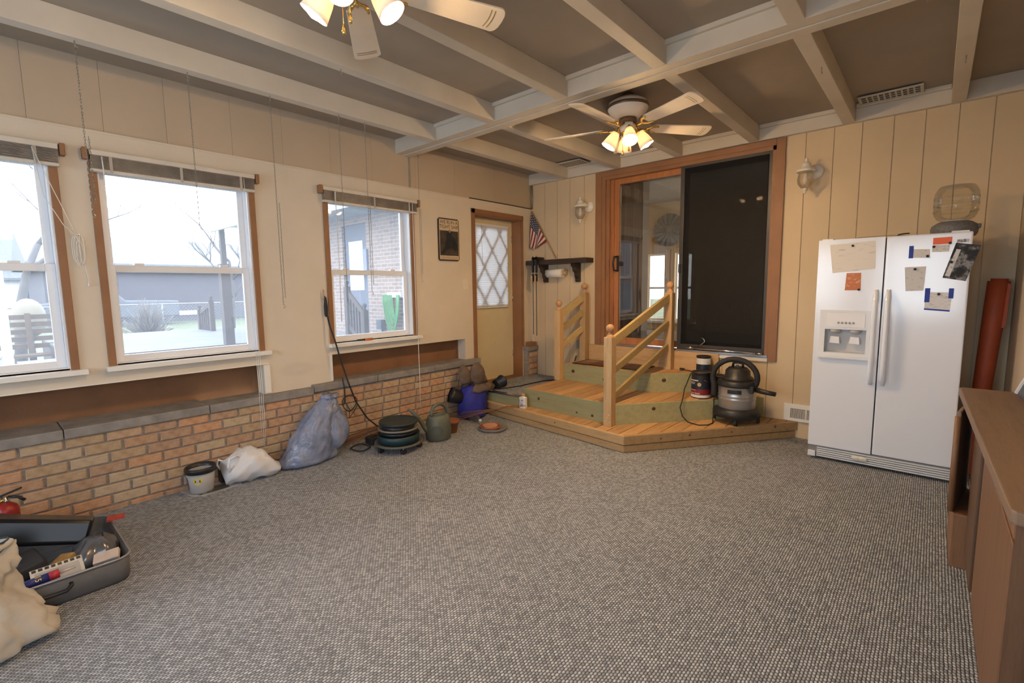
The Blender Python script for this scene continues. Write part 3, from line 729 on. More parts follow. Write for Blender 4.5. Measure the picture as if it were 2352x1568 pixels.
fig = G().prism([(3.74, 1.965), (3.78, 1.96), (3.82, 2.01), (3.90, 2.03), (3.96, 2.0), (3.98, 2.05), (3.955, 2.14), (3.90, 2.19), (3.885, 2.235), (3.84, 2.235), (3.82, 2.18), (3.80, 2.06), (3.75, 1.99)], XL+.0235, XL+.0242, 'yz')
fig.build('painted_figure', mat('navy painted figure', (.013, .017, .024), .5, var=.4, vs=25), pic)
G().lathe([(.001, 0), (.015, 0), (.015, .001)], (XL+.0243, 3.868, 2.232), 14, Matrix.Rotation(PI/2, 3, 'Y'), sx=1.3).build('painted_face', mat('painted skin', (.33, .20, .13), .6, var=.2), pic)
g = G()
for zz in (1.925, 1.912): lettering(g, 'a a aa aaa a aa aaaa a aa', .014, lambda u, v, zz=zz: (XL+.0226, 3.86+u*1.35, zz+v*.7)) if False else g.box(XL+.022, 3.73, zz, XL+.0226, 3.99, zz+.004)
g.build('small_print', mat('small print ink', (.22, .15, .09), .6, var=.5, vs=90), sg)

sw = thing('light_switch', 'ivory light switch plate on the wall beside the door', 'light switch', (XL, 4.12, 1.61))
m_iv = mat('ivory switch plastic', (.78, .72, .58), .4, var=0)
G().box(XL, 4.08, 1.545, XL+.006, 4.165, 1.67).build('plate', m_iv, sw, bevel=.003)
G().box(XL+.006, 4.117, 1.598, XL+.016, 4.129, 1.622).build('toggle', m_iv, sw, bevel=.002)

# ---- flag on a thin staff
fl = thing('small_flag', 'small american flag hanging from a thin staff in the corner', 'flag', (-4.0, YB-.03, 1.95))
A = Vector((-4.375, YB-.035, 2.625)); B = Vector((-3.965, YB-.02, 1.955))
G().cyl(A, B, .006).sph(A, .012).build('staff', wood('flag staff wood', (.45, .25, .10), (.3, .15, .06), 'z'), fl)
m, nt, b = nt_new('flag cloth')
uvn = nt.nodes.new('ShaderNodeUVMap'); sp = nt.nodes.new('ShaderNodeSeparateXYZ'); nt.links.new(uvn.outputs[0], sp.inputs[0])
def MM(op, a, c=None):
    n = nt.nodes.new('ShaderNodeMath'); n.operation = op
    for i, v in enumerate((a, c)):
        if v is None: continue
        if isinstance(v, (int, float)): n.inputs[i].default_value = v
        else: nt.links.new(v, n.inputs[i])
    return n.outputs[0]
stripe = MM('LESS_THAN', MM('MODULO', MM('MULTIPLY', sp.outputs[1], 13), 2), 1)
canton = MM('MULTIPLY', MM('LESS_THAN', sp.outputs[0], .42), MM('GREATER_THAN', sp.outputs[1], .461))
su = MM('SUBTRACT', MM('FRACT', MM('MULTIPLY', sp.outputs[0], 13)), .5); sv = MM('SUBTRACT', MM('FRACT', MM('MULTIPLY', sp.outputs[1], 13)), .5)
star = MM('LESS_THAN', MM('ADD', MM('MULTIPLY', su, su), MM('MULTIPLY', sv, sv)), .07)
c1 = mixcol(nt, stripe, (.72, .62, .55), (.26, .03, .03)); c2 = mixcol(nt, star, (.02, .028, .07), (.62, .58, .55))
nt.links.new(mixcol(nt, canton, c1, c2), b.inputs['Base Color']); b.inputs['Roughness'].default_value = .85
g = G(); nu, nv = 16, 20
TL, TR_, BLp, BR = Vector((-4.37, 0, 2.60)), Vector((-4.195, 0, 2.295)), Vector((-4.445, 0, 2.155)), Vector((-4.275, 0, 2.10))
def fp(u, v):      # v 0 bottom .. 1 hoist line on staff, u along staff
    top = A.lerp(B, .02+.62*u); bot = Vector((-4.385+.16*u, YB-.06, 2.16-.06*math.sin(u*PI*.9)))
    p = bot.lerp(top, v); p.y += -.035*math.sin(u*9+v*2)*(1-v*.7)-.015; p.x += .012*math.sin(u*7+2)*(1-v); p.x = max(p.x, -4.392)
    return p
g.grid(fp, nu, nv); o = g.build('cloth', m, fl, solid=.002)
uvl = o.data.uv_layers.new(name='UVMap')
w = nv+1
for p in o.data.polygons:
    for li in p.loop_indices:
        vi = o.data.loops[li].vertex_index; uvl.data[li].uv = (1-(vi % w)/nv, 1-(vi//w)/nu)

# ---- dark wooden shelf with brackets
m_dark = wood('dark walnut', (.045, .025, .015), (.02, .012, .008), 'x', .4)
sh = thing('wall_shelf', 'dark wooden mantel shelf on scrolled brackets beside the sliding door', 'shelf', (-3.87, YB, 1.88))
G().box(-4.37, YB-.19, 1.868, -3.375, YB, 1.93).build('board', m_dark, sh, bevel=.006)
brk = [(0, 0), (-.15, 0), (-.155, -.03), (-.12, -.06), (-.115, -.10), (-.075, -.125), (-.07, -.17), (-.05, -.20), (-.05, -.23), (-.035, -.245), (0, -.245)]
for x in (-4.14, -3.60):
    G().prism([(YB+a, 1.868+b_) for a, b_ in brk], x-.03, x+.03, 'yz').build('bracket', m_dark, sh, bevel=.003)
pt = thing('paper_towel_roll', 'white paper towel roll on a wooden holder under the dark shelf', 'paper towel', (-3.92, YB-.085, 1.745))
G().cyl((-4.06, YB-.085, 1.745), (-3.80, YB-.085, 1.745), .058, n=28).build('roll', mat('white paper towel', (.85, .82, .76), .9, var=.02), pt)
G().box(-3.80, YB-.142, 1.70, -3.794, YB-.10, 1.70+.02).build('loose_sheet', mat('white paper towel', (.85, .82, .76)), pt)
for x in (-4.075, -3.785):
    G().box(x-.008, YB-.12, 1.72, x+.008, YB, 1.79).build('holder_arm', mat('tan holder', (.58, .42, .25), .5), pt, bevel=.004)
G().cyl((-4.09, YB-.085, 1.745), (-3.765, YB-.085, 1.745), .012).build('dowel', mat('ivory dowel', (.72, .66, .55), .5), pt)
for i, (x, zb, lab) in enumerate(((-4.215, .90, 'thin bar clamp hanging from the shelf, left of the pair'), (-4.155, .885, 'thin bar clamp hanging from the shelf, right of the pair'))):
    t = thing('bar_clamp', lab, 'clamp', (x, YB-.22, 1.9), group='bar clamps on the shelf')
    G().box(x-.006, YB-.225, zb, x+.006, YB-.219, 1.99).build('bar', mat('dark bar steel', (.16, .14, .12), .5, .3), t)
    G().box(x-.012, YB-.235, 1.935, x+.012, YB-.06, 1.972).box(x-.012, YB-.235, 1.76, x+.012, YB-.205, 1.972).build('fixed_jaw', m_black, t, bevel=.004)
    G().box(x-.012, YB-.24, 1.64, x+.012, YB-.205, 1.74).build('sliding_jaw', m_black, t, bevel=.004)
    G().cyl((x, YB-.25, 1.62), (x, YB-.25, 1.72), .013).build('grip', mat('tan holder', (.58, .42, .25)), t)

# ================================================================ STAIR DECK
sd = thing('wooden_stair_deck', 'new pine stair deck with ball topped posts below the sliding door', 'steps', (-2.4, 4.8, 0))
def planks(poly, z0, z1, w, m, name='plank', jit=0):
    x = min(p[0] for p in poly); xm = max(p[0] for p in poly); i = 0
    while x < xm-.01:
        q = clip(clip(poly, -1, 0, -(x+.003)), 1, 0, x+w-.003)
        if len(q) > 2: G().prism(q, z0, z1+.0015*hash1(i+z1)).build(name, m, sd, bevel=.002, seg=1)
        x += w; i += 1
def side(p, q, z0, z1, th, m, name='riser_board', bevel=.003):
    p, q = Vector((*p, 0)), Vector((*q, 0)); d = (q-p).normalized(); n = Vector((d.y, -d.x, 0))
    vs = [p, q, q+n*-th, p+n*-th]
    return G().prism([(v.x, v.y) for v in vs], z0, z1).build(name, m, sd, bevel=bevel)
D1 = [(-4.30, 4.165), (-2.09, 3.925), (-.96, 5.455), (-4.30, 5.455)]
D1 = [(-4.25, 4.165), (-2.09, 3.925), (-.96, 5.43), (-.96, 5.455), (-3.585, 5.455), (-3.585, 4.16)]
D1a = [(-4.25, 4.16), (-2.13, 3.965), (-1.02, 5.455), (-4.25, 5.455)]
planks(clip([(-4.25, 4.17), (-2.12, 3.95), (-1.00, 5.455), (-3.58, 5.455), (-3.58, 4.17)], 0, 1, 5.455), .09, Z1, .139, m_pine_y)
m_pine_face = wood('pine fascia', (.54, .355, .175), (.37, .215, .09), 'x')
for za, zb in ((.002, .068), (.077, Z1+.001)):
    e = .018 if za < .05 else 0
    side((-4.25, 4.165+e), (-2.09-e*.4, 3.925+e), za, zb, .038, m_pine_face, 'fascia_board', .009 if not e else .003)
    side((-2.09-e*.4, 3.925+e), (-.96-e, 5.455), za, zb, .038, m_pine_face, 'fascia_board', .009 if not e else .003)
# second level
S2 = [(-3.58, 4.25), (-2.335, 4.20), (-1.285, 5.455), (-3.58, 5.455)]
planks([(-3.575, 4.262), (-2.35, 4.212), (-1.31, 5.455), (-3.575, 5.455)], .335, Z2, .139, m_pine_y)
side(S2[0], S2[1], Z1, Z2-.002, .036, m_green_x); side(S2[1], S2[2], Z1, Z2-.002, .036, m_green_x)
G().box(-3.58, 4.27, Z1, -3.545, 5.455, Z2-.04).build('riser_board', m_green_x, sd)
# third level
S3 = [(-3.51, 4.98), (-2.31, 4.95), (-1.75, 5.455), (-3.51, 5.455)]
planks([(-3.505, 4.99), (-2.315, 4.962), (-1.77, 5.455), (-3.505, 5.455)], .548, Z3, .139, m_pine_y)
side(S3[0], S3[1], Z2, Z3-.002, .036, m_green_x); side(S3[1], S3[2], Z2, Z3-.002, .036, m_green_x)
G().box(-3.51, 5.0, Z2, -3.475, 5.455, Z3-.038).build('riser_board', m_green_x, sd)
G().box(-3.43, YB-.042, Z3, -1.745, YB-.001, .797).build('back_board', m_pine_face, sd, bevel=.004)
# knots in the boards
def knot(p, n, r):
    M = Vector(n).to_track_quat('Z', 'Y').to_matrix()
    G().lathe([(r, -.002), (r*.95, .0012), (.001, .0016)], p, 14, M, sx=1.15).build('knot', m_knot, sd)
def onside(a, b, t, z): 
    d = Vector((b[0]-a[0], b[1]-a[1], 0)); n = Vector((d.y, -d.x, 0)).normalized(); return (a[0]+d.x*t, a[1]+d.y*t, z), n
for a, b, t, z, r in ((S2[0], S2[1], .19, .285, .017), (S2[0], S2[1], .78, .215, .015), (S2[0], S2[1], .62, .215, .011), (S2[1], S2[2], .25, .315, .018),
                      (S3[0], S3[1], .12, .50, .022), (S3[0], S3[1], .50, .445, .020), (S3[1], S3[2], .19, .51, .022), (D1[0], D1[1], .6, .12, .007), ((-2.09, 3.925), (-.96, 5.455), .20, .115, .008), ((-2.09, 3.925), (-.96, 5.455), .36, .125, .010), ((-2.09, 3.925), (-.96, 5.455), .60, .12, .008), ((-2.09, 3.925), (-.96, 5.455), .86, .135, .011)):
    p, n = onside(a, b, t, z); knot(p, n, r)
# posts
def post(x, y, z0, zt, rows):
    p = G().box(x-.045, y-.045, z0, x+.045, y+.045, zt).build('post', m_pine_z, sd, bevel=.005)
    G().lathe([(.040, 0), (.040, .008), (.030, .014), (.024, .03), (.015, .045), (.014, .05)], (x, y, zt), 20).sph((x, y, zt+.086), .041, n=20, m=14).build('ball_finial', wood('turned ball', (.62, .36, .18), (.5, .26, .12), 'z'), p)
    g = G()
    for (sx, sz) in rows: g.lathe([(.006, -.001), (.005, .0015), (.001, .002)], (x+sx, y-.045, sz), 8, Matrix.Rotation(PI/2, 3, 'X'))
    o = g.build('screws', m_screw, p)
    return Vector((x, y, zt))
def sc5(z): return [(-.02, z), (.02, z-.01), (0, z+.035), (-.02, z+.075), (.02, z+.065)]
pfr = post(-2.375, 4.155, Z1, 1.06, sc5(.22)+[(-.012, .42), (.012, .68), (.012, .95)])
pbr = post(-2.29, 5.36, Z3, 1.475, sc5(.62)+[(.0, .70)])
pfl = post(-3.555, 4.935, Z2, 1.265, sc5(.41)+[(.0, .66), (0, .92), (0, 1.22)])
pbl = post(-3.455, 5.365, Z3, 1.475, sc5(.62))
for p, q, offs in ((pfr, pbr, (-.055, -.33, -.60)), (pfl, pbl, (-.055, -.25, -.46))):
    for k, o_ in enumerate(offs):
        a, b = p+Vector((.0, .04, o_)), q+Vector((0, -.04, o_))
        if p is pfr and k: a.z -= .02; b.z -= .02
        G().beam(a, b, .038 if k == 0 else .036, .088 if k == 0 else .07).build('rail', m_rail, sd, bevel=.004)

mt = thing('door_mat', 'dark patterned door mat on the top step of the stair deck', 'mat', (-2.95, 5.2, Z3))
G().box(-3.42, 5.03, Z3+.001, -2.47, 5.40, Z3+.012).build('border', mat('black mat rubber', (.03, .025, .02), .9), mt, bevel=.003)
mcols = [(.22, .11, .05), (.10, .045, .03), (.30, .19, .10), (.16, .06, .04), (.06, .045, .035)]
for i in range(4):
    for j in range(2):
        x0 = -3.38+i*.222; yy0 = 5.055+j*.165
        G().box(x0, yy0, Z3+.011, x0+.205, yy0+.15, Z3+.0145).build('pattern_block', mat('mat block %d' % ((i*3+j*2) % 5), mcols[(i*3+j*2) % 5], .95, var=.2, vs=40), mt)

# ================================================================ REFRIGERATOR
FX0, FX1, FY, FT, FG = -.775, .185, 4.89, 1.92, -.318
fr = thing('refrigerator', 'white side by side refrigerator with a water dispenser in its left door', 'refrigerator', ((FX0+FX1)/2, 5.15, 0))
G().box(FX0+.01, FY+.075, .05, FX1-.01, YB-.02, FT-.015).build('cabinet', m_fside, fr, bevel=.008)
# freezer door with dispenser recess
DX0, DX1, DZ0, DZ1 = -.695, -.405, .965, 1.165
fd = cells('y', FY, FY+.065, FX0, FG-.004, .125, FT, [(DX0, DX1, DZ0, DZ1)]).build('freezer_door', m_fridge, fr)
rd = G().box(FG+.004, FY, .125, FX1, FY+.065, FT).build('fridge_door', m_fridge, fr, bevel=.012, seg=3)
for x, d in ((FG-.040, fd), (FG+.040, rd)):
    rings = []
    for i in range(15):
        t_ = i/14; z = .715+t_*(1.50-.715); dep = .055*min(1, math.sin(PI*min(1, max(0, t_*1.02)))*3.0); wd = .019*(1 if .04 < t_ < .96 else .7)
        rings.append([(x+wd*math.cos(2*PI*k/12), FY-dep+.016*math.sin(2*PI*k/12), z) for k in range(12)])
    G().loft(rings).build('handle', m_fridge, d)
# dispenser
dp = G(); 
for b in ((-.735, .912, DX0, 1.33), (DX1, .912, -.360, 1.33), (DX0, .912, DX1, DZ0), (DX0, DZ1, DX1, 1.33)): dp.box(b[0], FY-.010, b[1], b[2], FY+.001, b[3])
dsp = dp.build('dispenser_panel', m_fridge_trim, fd)
G().box(-.735, FY-.026, .912, -.360, FY-.0105, .945).build('drip_lip', m_fridge_trim, dsp, bevel=.008)
G().box(DX0, FY+.06, DZ0, DX1, FY+.064, DZ1).box(DX0, FY+.001, DZ0, DX1, FY+.06, DZ0+.004).build('recess', mat('grey recess', (.55, .56, .57), .4, var=0), dsp)
G().box(DX0+.012, FY-.0125, 1.185, DX1-.012, FY-.0102, 1.30).build('control_panel', m_vinyl, dsp, bevel=.001)
for i in range(5):
    G().lathe([(.009, 0), (.009, .003), (.006, .005), (.001, .005)], (-.60+i*.026, FY-.0125, 1.222), 12, Matrix.Rotation(PI/2, 3, 'X')).build('button', mat('grey button', (.33, .34, .35), .4, .3, var=.2), dsp)
for i, x in enumerate((-.625, -.485)):
    G().prism([(x-.038, 1.045), (x+.038, 1.04), (x+.032, 1.10), (x-.030, 1.105)], FY+.02, FY+.03, 'xz').build('paddle', m_vinyl, dsp, bevel=.003)
    G().lathe([(.045, 0), (.04, -.02), (.025, -.035), (.001, -.04)], (x, FY+.032, 1.162), 18).build('spout', mat('grey spout', (.5, .5, .5), .4, var=0), dsp)
# toe grille
gr = G().box(FX0+.005, FY+.02, .02, FX1-.005, FY+.03, .118).build('toe_grille', m_fside, fr)
for z in (.028, .046, .064, .082, .10):
    G().box(FX0+.07, FY+.005, z, FX1-.01, FY+.02, z+.009).build('grille_bar', m_fridge_trim, gr)
G().box(FX0+.002, FY+.002, .02, FX0+.06, FY+.02, .07).build('hinge_cover', m_fridge_trim, gr, bevel=.004)
for x in (-.415, -.375):
    G().lathe([(.036, -.004), (.036, .004), (.03, .008), (.001, .009)], (x, FY+.005, .07), 20, Matrix.Rotation(PI/2, 3, 'X'), sy=.62).build('filter_knob', mat('cream knob', (.75, .72, .62), .4, var=0), gr)
G().box(FX0+.03, FY+.10, 0, FX0+.08, FY+.15, .055).box(FX1-.08, FY+.10, 0, FX1-.03, FY+.15, .055).box(FX0+.03, YB-.12, 0, FX0+.08, YB-.07, .055).box(FX1-.08, YB-.12, 0, FX1-.03, YB-.07, .055).build('feet', m_black, fr)
for x0, x1 in ((FX0+.02, FX0+.10), (FX1-.12, FX1-.02)):
    G().box(x0, FY+.02, FT-.015, x1, FY+.12, FT+.012).build('top_hinge', m_fridge_trim, fr, bevel=.005)

# ---- papers and magnets on the refrigerator
def sheet(name, label, cat, pts, m, d=.0015):
    q = [Vector((x, FY-d, z)) for x, z in pts]; n = len(q); b_ = [v+Vector((0, d-.0002, 0)) for v in q]
    g = G().add(q+b_, [tuple(range(n)), tuple(range(2*n-1, n-1, -1))]+[(i, (i+1) % n, n+(i+1) % n, n+i) for i in range(n)])
    return tag(g.build(name, m), label, cat, 'papers on the refrigerator')
m_paper = mat('white paper', (.80, .78, .74), .6, var=.03)
m_inv = printed('printed invoice', (.80, .77, .72), (.50, .49, .50), 9, 130, .64)
m_tape = mat('blue painters tape', (.02, .055, .36), .6, var=.1)
inv = sheet('paper_invoice', 'large printed white form on the left refrigerator door', 'paper', [(-.665, 1.64), (-.375, 1.668), (-.385, 1.892), (-.695, 1.88)], m_inv)
orc = sheet('recipe_card', 'small orange printed card below the large form on the refrigerator', 'card', [(-.572, 1.495), (-.462, 1.495), (-.466, 1.638), (-.565, 1.638)], printed('orange card print', (.60, .20, .07), (.75, .45, .25), 30, 60, .58), .0012)
sheet('business_card', 'white card with blue tape at its left edge on the refrigerator', 'card', [(-.165, 1.745), (-.045, 1.738), (-.048, 1.805), (-.165, 1.81)], printed('card print', (.70, .70, .68), (.48, .48, .5), 60, 120, .62))
tag(G().box(-.172, FY-.0028, 1.74, -.145, FY-.0016, 1.835).build('tape_strip', m_tape), 'short blue tape strip holding the small white card', 'tape', 'blue tape strips')
sheet('price_tag', 'fluorescent orange card near the top of the right refrigerator door', 'card', [(-.035, 1.835), (.072, 1.838), (.072, 1.888), (-.035, 1.886)], mat('fluorescent orange card', (.85, .16, .06), .5, var=.05))
sheet('appointment_card', 'white printed card under the orange card on the refrigerator', 'card', [(-.037, 1.78), (.06, 1.78), (.062, 1.832), (-.036, 1.832)], printed('card print two', (.70, .69, .66), (.36, .36, .36), 50, 150, .57))
sheet('magnet_strip', 'small silver strip magnet above the black and white photo', 'magnet', [(.098, 1.842), (.165, 1.842), (.165, 1.866), (.098, 1.866)], printed('silver strip', (.55, .55, .55), (.2, .2, .2), 60, 20, .5))
m_ph, nt, b = nt_new('black and white photo')
v = objvec(nt, (9, 9, 9)); n1 = noise(nt, 1.6, 5, v, .7)
nt.links.new(ramp(nt, n1, [(.44, (.006, .006, .007)), (.52, (.05, .05, .052)), (.60, (.30, .30, .31)), (.70, (.01, .01, .01))]), b.inputs['Base Color']); b.inputs['Roughness'].default_value = .55
sheet('photo_calendar', 'tilted black and white photo calendar on the right refrigerator door', 'calendar', [(.035, 1.585), (.165, 1.558), (.232, 1.815), (.095, 1.842)], m_ph, .002)
sheet('calendar_margin', 'pale margin strip of the tilted photo calendar', 'calendar', [(.047, 1.60), (.075, 1.594), (.125, 1.79), (.10, 1.795)], printed('calendar margin print', (.66, .67, .68), (.2, .28, .25), 60, 40, .62), .0026)
sheet('note_sheet', 'handwritten notepad sheet in the middle of the right refrigerator door', 'paper', [(-.175, 1.485), (-.068, 1.49), (-.062, 1.675), (-.19, 1.672)], printed('note print', (.66, .66, .67), (.52, .52, .53), 40, 45, .62))
sheet('white_form', 'white form with blue lower edge taped low on the refrigerator door', 'paper', [(-.056, 1.35), (.092, 1.338), (.098, 1.475), (-.05, 1.478)], printed('form print', (.78, .78, .80), (.5, .52, .58), 20, 130, .6))
sheet('form_edge', 'blue bar along the bottom of the white taped form', 'paper', [(-.056, 1.342), (.092, 1.33), (.092, 1.342), (-.056, 1.354)], m_tape, .002)
tag(G().box(-.058, FY-.0028, 1.40, -.028, FY-.0016, 1.508).build('tape_strip', m_tape), 'blue tape strip on the left of the white form', 'tape', 'blue tape strips')
tag(G().box(.078, FY-.0028, 1.43, .106, FY-.0016, 1.505).build('tape_strip', m_tape), 'blue tape strip on the right of the white form', 'tape', 'blue tape strips')
for x, z, lab in ((-.535, 1.862, 'on the large white form'), (-.475, 1.50, 'on the orange recipe card'), (-.06, 1.752, 'on the small taped card'), (.062, 1.842, 'at the fluorescent orange card'), (-.028, 1.82, 'on the printed white card'),
                  (.078, 1.70, 'on the tilted calendar'), (-.128, 1.655, 'on the notepad sheet'), (.022, 1.462, 'on the form with blue edge')):
    tag(G().lathe([(.0095, 0), (.0095, .006), (.0075, .009), (.001, .0095)], (x, FY-.0028, z), 14, Matrix.Rotation(PI/2, 3, 'X')).build('round_magnet', m_black), 'round black magnet ' + lab, 'magnet', 'round black magnets')

# ---- on top of the refrigerator
jg = thing('pet_waterer', 'gravity pet waterer with clear upturned jug on a grey base', 'pet waterer', (.08, 5.14, FT-.015))
m_grey = mat('grey speckled plastic', (.15, .15, .155), .5, var=.25, vs=50)
G().lathe([(.125, 0), (.138, .02), (.142, .06), (.135, .085), (.10, .11), (.085, .115)], (.08, 5.14, FT-.015), 32).build('base', m_grey, jg)
G().box(.20, 5.10, FT+.04, .232, 5.18, FT+.07).build('spout', m_grey, jg, bevel=.006)
G().lathe([(.075, .115), (.11, .135), (.128, .17), (.133, .23), (.133, .30), (.128, .34), (.11, .375), (.10, .385), (.001, .388)], (.08, 5.14, FT-.015), 32, cap=False).build('jug', m_clear, jg)
for z in (.185, .235, .285): G().lathe([(.1335, z), (.1355, z+.008), (.1335, z+.016)], (.08, 5.14, FT-.015), 32, cap=False).build('rib', m_clear, jg)
wt = thing('wire_bundle', 'small black wire and flat strip lying on top of the refrigerator', 'wire', (-.3, 5.0, FT-.01))
G().box(-.62, 4.99, FT-.012, -.22, 5.03, FT-.004).build('strip', m_black, wt, bevel=.002)
G().tube([(-.22+.03*math.cos(a/3)*(1+a*.01), 5.02+.05*math.sin(a/3), FT+.004+a*.001) for a in range(22)], .005, 6).build('coil', m_black, wt)
tag(G().tube([(-.68, 4.98, FT-.008), (-.5, 5.0, FT+.012), (-.3, 5.02, FT+.018), (-.15, 5.03, FT-.006)], .003, 6).build('brass_wire', mat('tan wire', (.45, .32, .16), .5)), 'thin tan wire bowed across the refrigerator top', 'wire')

# ---- red roll standing in the corner
rl = thing('paper_roll', 'tall orange red roll of sheeting standing in the corner behind the refrigerator', 'roll', (.30, 5.30, 0))
m_red = mat('orange red sheeting', (.42, .075, .025), .6, var=.1, vs=10)
M = Vector((.07, .03, 1.56)).to_track_quat('Z', 'Y').to_matrix()
G().lathe([(.052, 0), (.055, .3), (.058, .8), (.064, 1.30), (.066, 1.555), (.058, 1.555), (.055, 1.3)], (.30, 5.30, 0), 24, M, cap=False).build('outer_layer', m_red, rl)
G().lathe([(.045, 0), (.048, 1.2), (.05, 1.575), (.044, 1.575)], (.302, 5.303, 0), 20, M, cap=False).build('inner_layer', m_red, rl)
G().prism([(.372, 1.18), (.425, 1.2), (.435, 1.53), (.375, 1.555)], 5.285, 5.289, 'xz').build('loose_flap', m_red, rl)

# ================================================================ COUNTER AND CABINETS AT THE RIGHT
m_lam = wood('grey oak laminate', (.25, .165, .11), (.17, .105, .07), 'y', .5)
m_oakz = wood('brown oak', (.235, .115, .055), (.15, .07, .035), 'z', .5)
m_oakend = wood('dark oak end panel', (.15, .078, .04), (.09, .045, .025), 'z', .5)
tag(G().prism([(.198, 1.90), (.148, 3.96), (.158, 3.99), (XR-.003, 3.99), (XR-.003, 1.885), (.21, 1.885)], .868, .91).build('countertop', m_lam, bevel=.008, seg=3), 'grey brown laminate countertop along the right edge', 'countertop')
c1 = thing('base_cabinet', 'brown oak base cabinet nearest the camera under the countertop', 'cabinet', (.32, 2.43, 0))
G().box(.235, 1.915, 0, XR-.005, 2.93, .867).build('body', m_oakend, c1)
G().box(.212, 1.93, .08, .234, 2.93, .80).build('door', m_oakz, c1, bevel=.008, seg=3)
G().box(.214, 1.93, .81, .234, 2.93, .862).build('drawer_front', m_oakz, c1, bevel=.005)
G().box(.216, 1.91, .0, .40, 1.914, .865).build('end_panel', m_oakend, c1)
c2 = thing('base_cabinet', 'brown oak base cabinet beside the refrigerator with its door ajar', 'cabinet', (.32, 3.45, 0))
G().box(.235, 2.97, 0, XR-.005, 3.93, .867).build('body', m_oakend, c2)
G().box(.150, 3.44, 0, .234, 3.93, .30).build('toe_panel', m_oakz, c2, bevel=.004)
dr = G(); Mh = Matrix.Translation((.222, 3.93, 0)) @ Matrix.Rotation(math.radians(-9), 4, 'Z')
dr.box(-.022, -.46, .30, 0, 0, .855, Mh); dd = dr.build('door', m_lam, c2, bevel=.008, seg=3)
G().cyl(Mh @ Vector((-.012, -.462, .30)), Mh @ Vector((-.012, -.462, .83)), .014).build('edge_pull', m_oakz, dd)
G().box(.205, 2.99, .10, .234, 3.42, .86).build('door', m_oakend, c2, bevel=.006)
lb = thing('leaning_frame', 'black board with a white frame leaning on the countertop at the right edge', 'picture frame', (.42, 3.7, .91))
q0, q1 = Vector((.385, 3.93, .912)), Vector((.455, 3.93, 1.11))
G().beam(q0, q1, .012, .02, (0, 1, 0)).build('white_edge', m_white, lb)
G().add([q0+Vector((.006, -.01, 0)), q1+Vector((.004, -.01, 0)), Vector((.458, 3.1, 1.10)), Vector((.40, 3.1, .912)), q0+Vector((.016, -.01, 0)), q1+Vector((.010, -.01, 0)), Vector((.465, 3.1, 1.10)), Vector((.412, 3.1, .912))],
        [(0, 1, 2, 3), (7, 6, 5, 4), (0, 4, 5, 1), (1, 5, 6, 2), (2, 6, 7, 3), (3, 7, 4, 0)]).build('black_panel', m_black, lb)

# ================================================================ THINGS ON THE STAIR DECK
vc = thing('shop_vacuum', 'black and silver shop vacuum standing on the stair deck', 'vacuum', (-1.45, 5.10, Z1), rz=0)
VZ = Z1; V0 = Vector((-1.45, 5.10, VZ))
m_vst = mat('brushed steel drum', (.50, .49, .48), .3, .65, var=.15, vs=3)
m_vbl = mat('dusty black plastic', (.020, .020, .021), .45, var=.3, vs=25)
def VL(g, n, m, p=vc, **k): return g.build(n, m, p, local=True, **k)
VL(G().lathe([(.195, .06), (.225, .07), (.225, .12), (.205, .15), (.17, .155)], n=32), 'base', m_vbl)
for a in (-75, 15, 105, 195):
    a = math.radians(a); x, y = .20*math.cos(a), .20*math.sin(a)
    VL(G().cyl((x-.012, y, .028), (x+.012, y, .028), .028, n=18), 'caster', m_blackm)
    VL(G().cyl((x, y, .04), (x*.95, y*.95, .075), .016), 'caster_stem', m_vbl)
VL(G().lathe([(.17, .15), (.175, .16), (.175, .24), (.180, .25), (.175, .26), (.175, .27), (.180, .28), (.176, .29), (.178, .375), (.182, .38)], n=40), 'drum', m_vst)
VL(G().lathe([(.188, .375), (.192, .385), (.190, .405), (.18, .43), (.15, .44)], n=40), 'lid', m_vbl)
VL(G().lathe([(.155, .435), (.145, .46), (.12, .475), (.115, .53), (.085, .56), (.06, .565)], n=32), 'motor_head', m_vbl)
VL(G().tube([(-.05, 0, .555), (-.045, 0, .60), (0, 0, .61), (.045, 0, .60), (.05, 0, .555)], .013, 8), 'carry_handle', m_black)
VL(G().lathe([(.001, 0), (.014, .003), (.014, .012), (.001, .015)], (0, -.02, .575), 12), 'switch', m_chrome)
hose = [(-.155, -.10, .30)]
for i in range(19):
    t_ = i/18; a = math.radians(205-250*t_)
    hose.append((-.01+.205*math.cos(a), -.10+.07*t_, .455+.185*math.sin(a)+.02*t_))
hose = hose[1:]; hose = [(-.20, -.10, .26)]+hose
fine_ = []
for i in range(len(hose)-1):
    for j in range(6): fine_.append(Vector(hose[i]).lerp(Vector(hose[i+1]), j/6))
g = G(); g.tube(fine_, .026, 12, taper=lambda t_: 1+.06*(int(t_*len(fine_)) % 2)); VL(g, 'hose', m_blackm)
VL(G().tube([(.19, -.05, .36), (.24, -.07, .355), (.30, -.08, .35), (.37, -.085, .345)], .026, 12, taper=lambda t_: 1-.15*t_), 'nozzle', m_vbl)
VL(G().box(.15, -.14, .33, .185, -.08, .40), 'clip', m_vbl, bevel=.006)
g = G(); a0 = math.radians(-97)
for i in range(8):
    a, b_ = a0+i*.09-.1, a0+(i+1)*.09-.1
    P_ = [Vector((.1785*math.cos(w), .1785*math.sin(w), z)) for w in (a, b_) for z in (.315, .352)]; Q = [p*1.02 for p in P_]
    for q_, p in zip(Q, P_): q_.z = p.z
    g.add(P_+Q, [(4, 6, 7, 5), (0, 4, 5, 1), (2, 3, 7, 6), (0, 2, 6, 4), (1, 5, 7, 3)])
VL(g, 'label_plate', m_black)
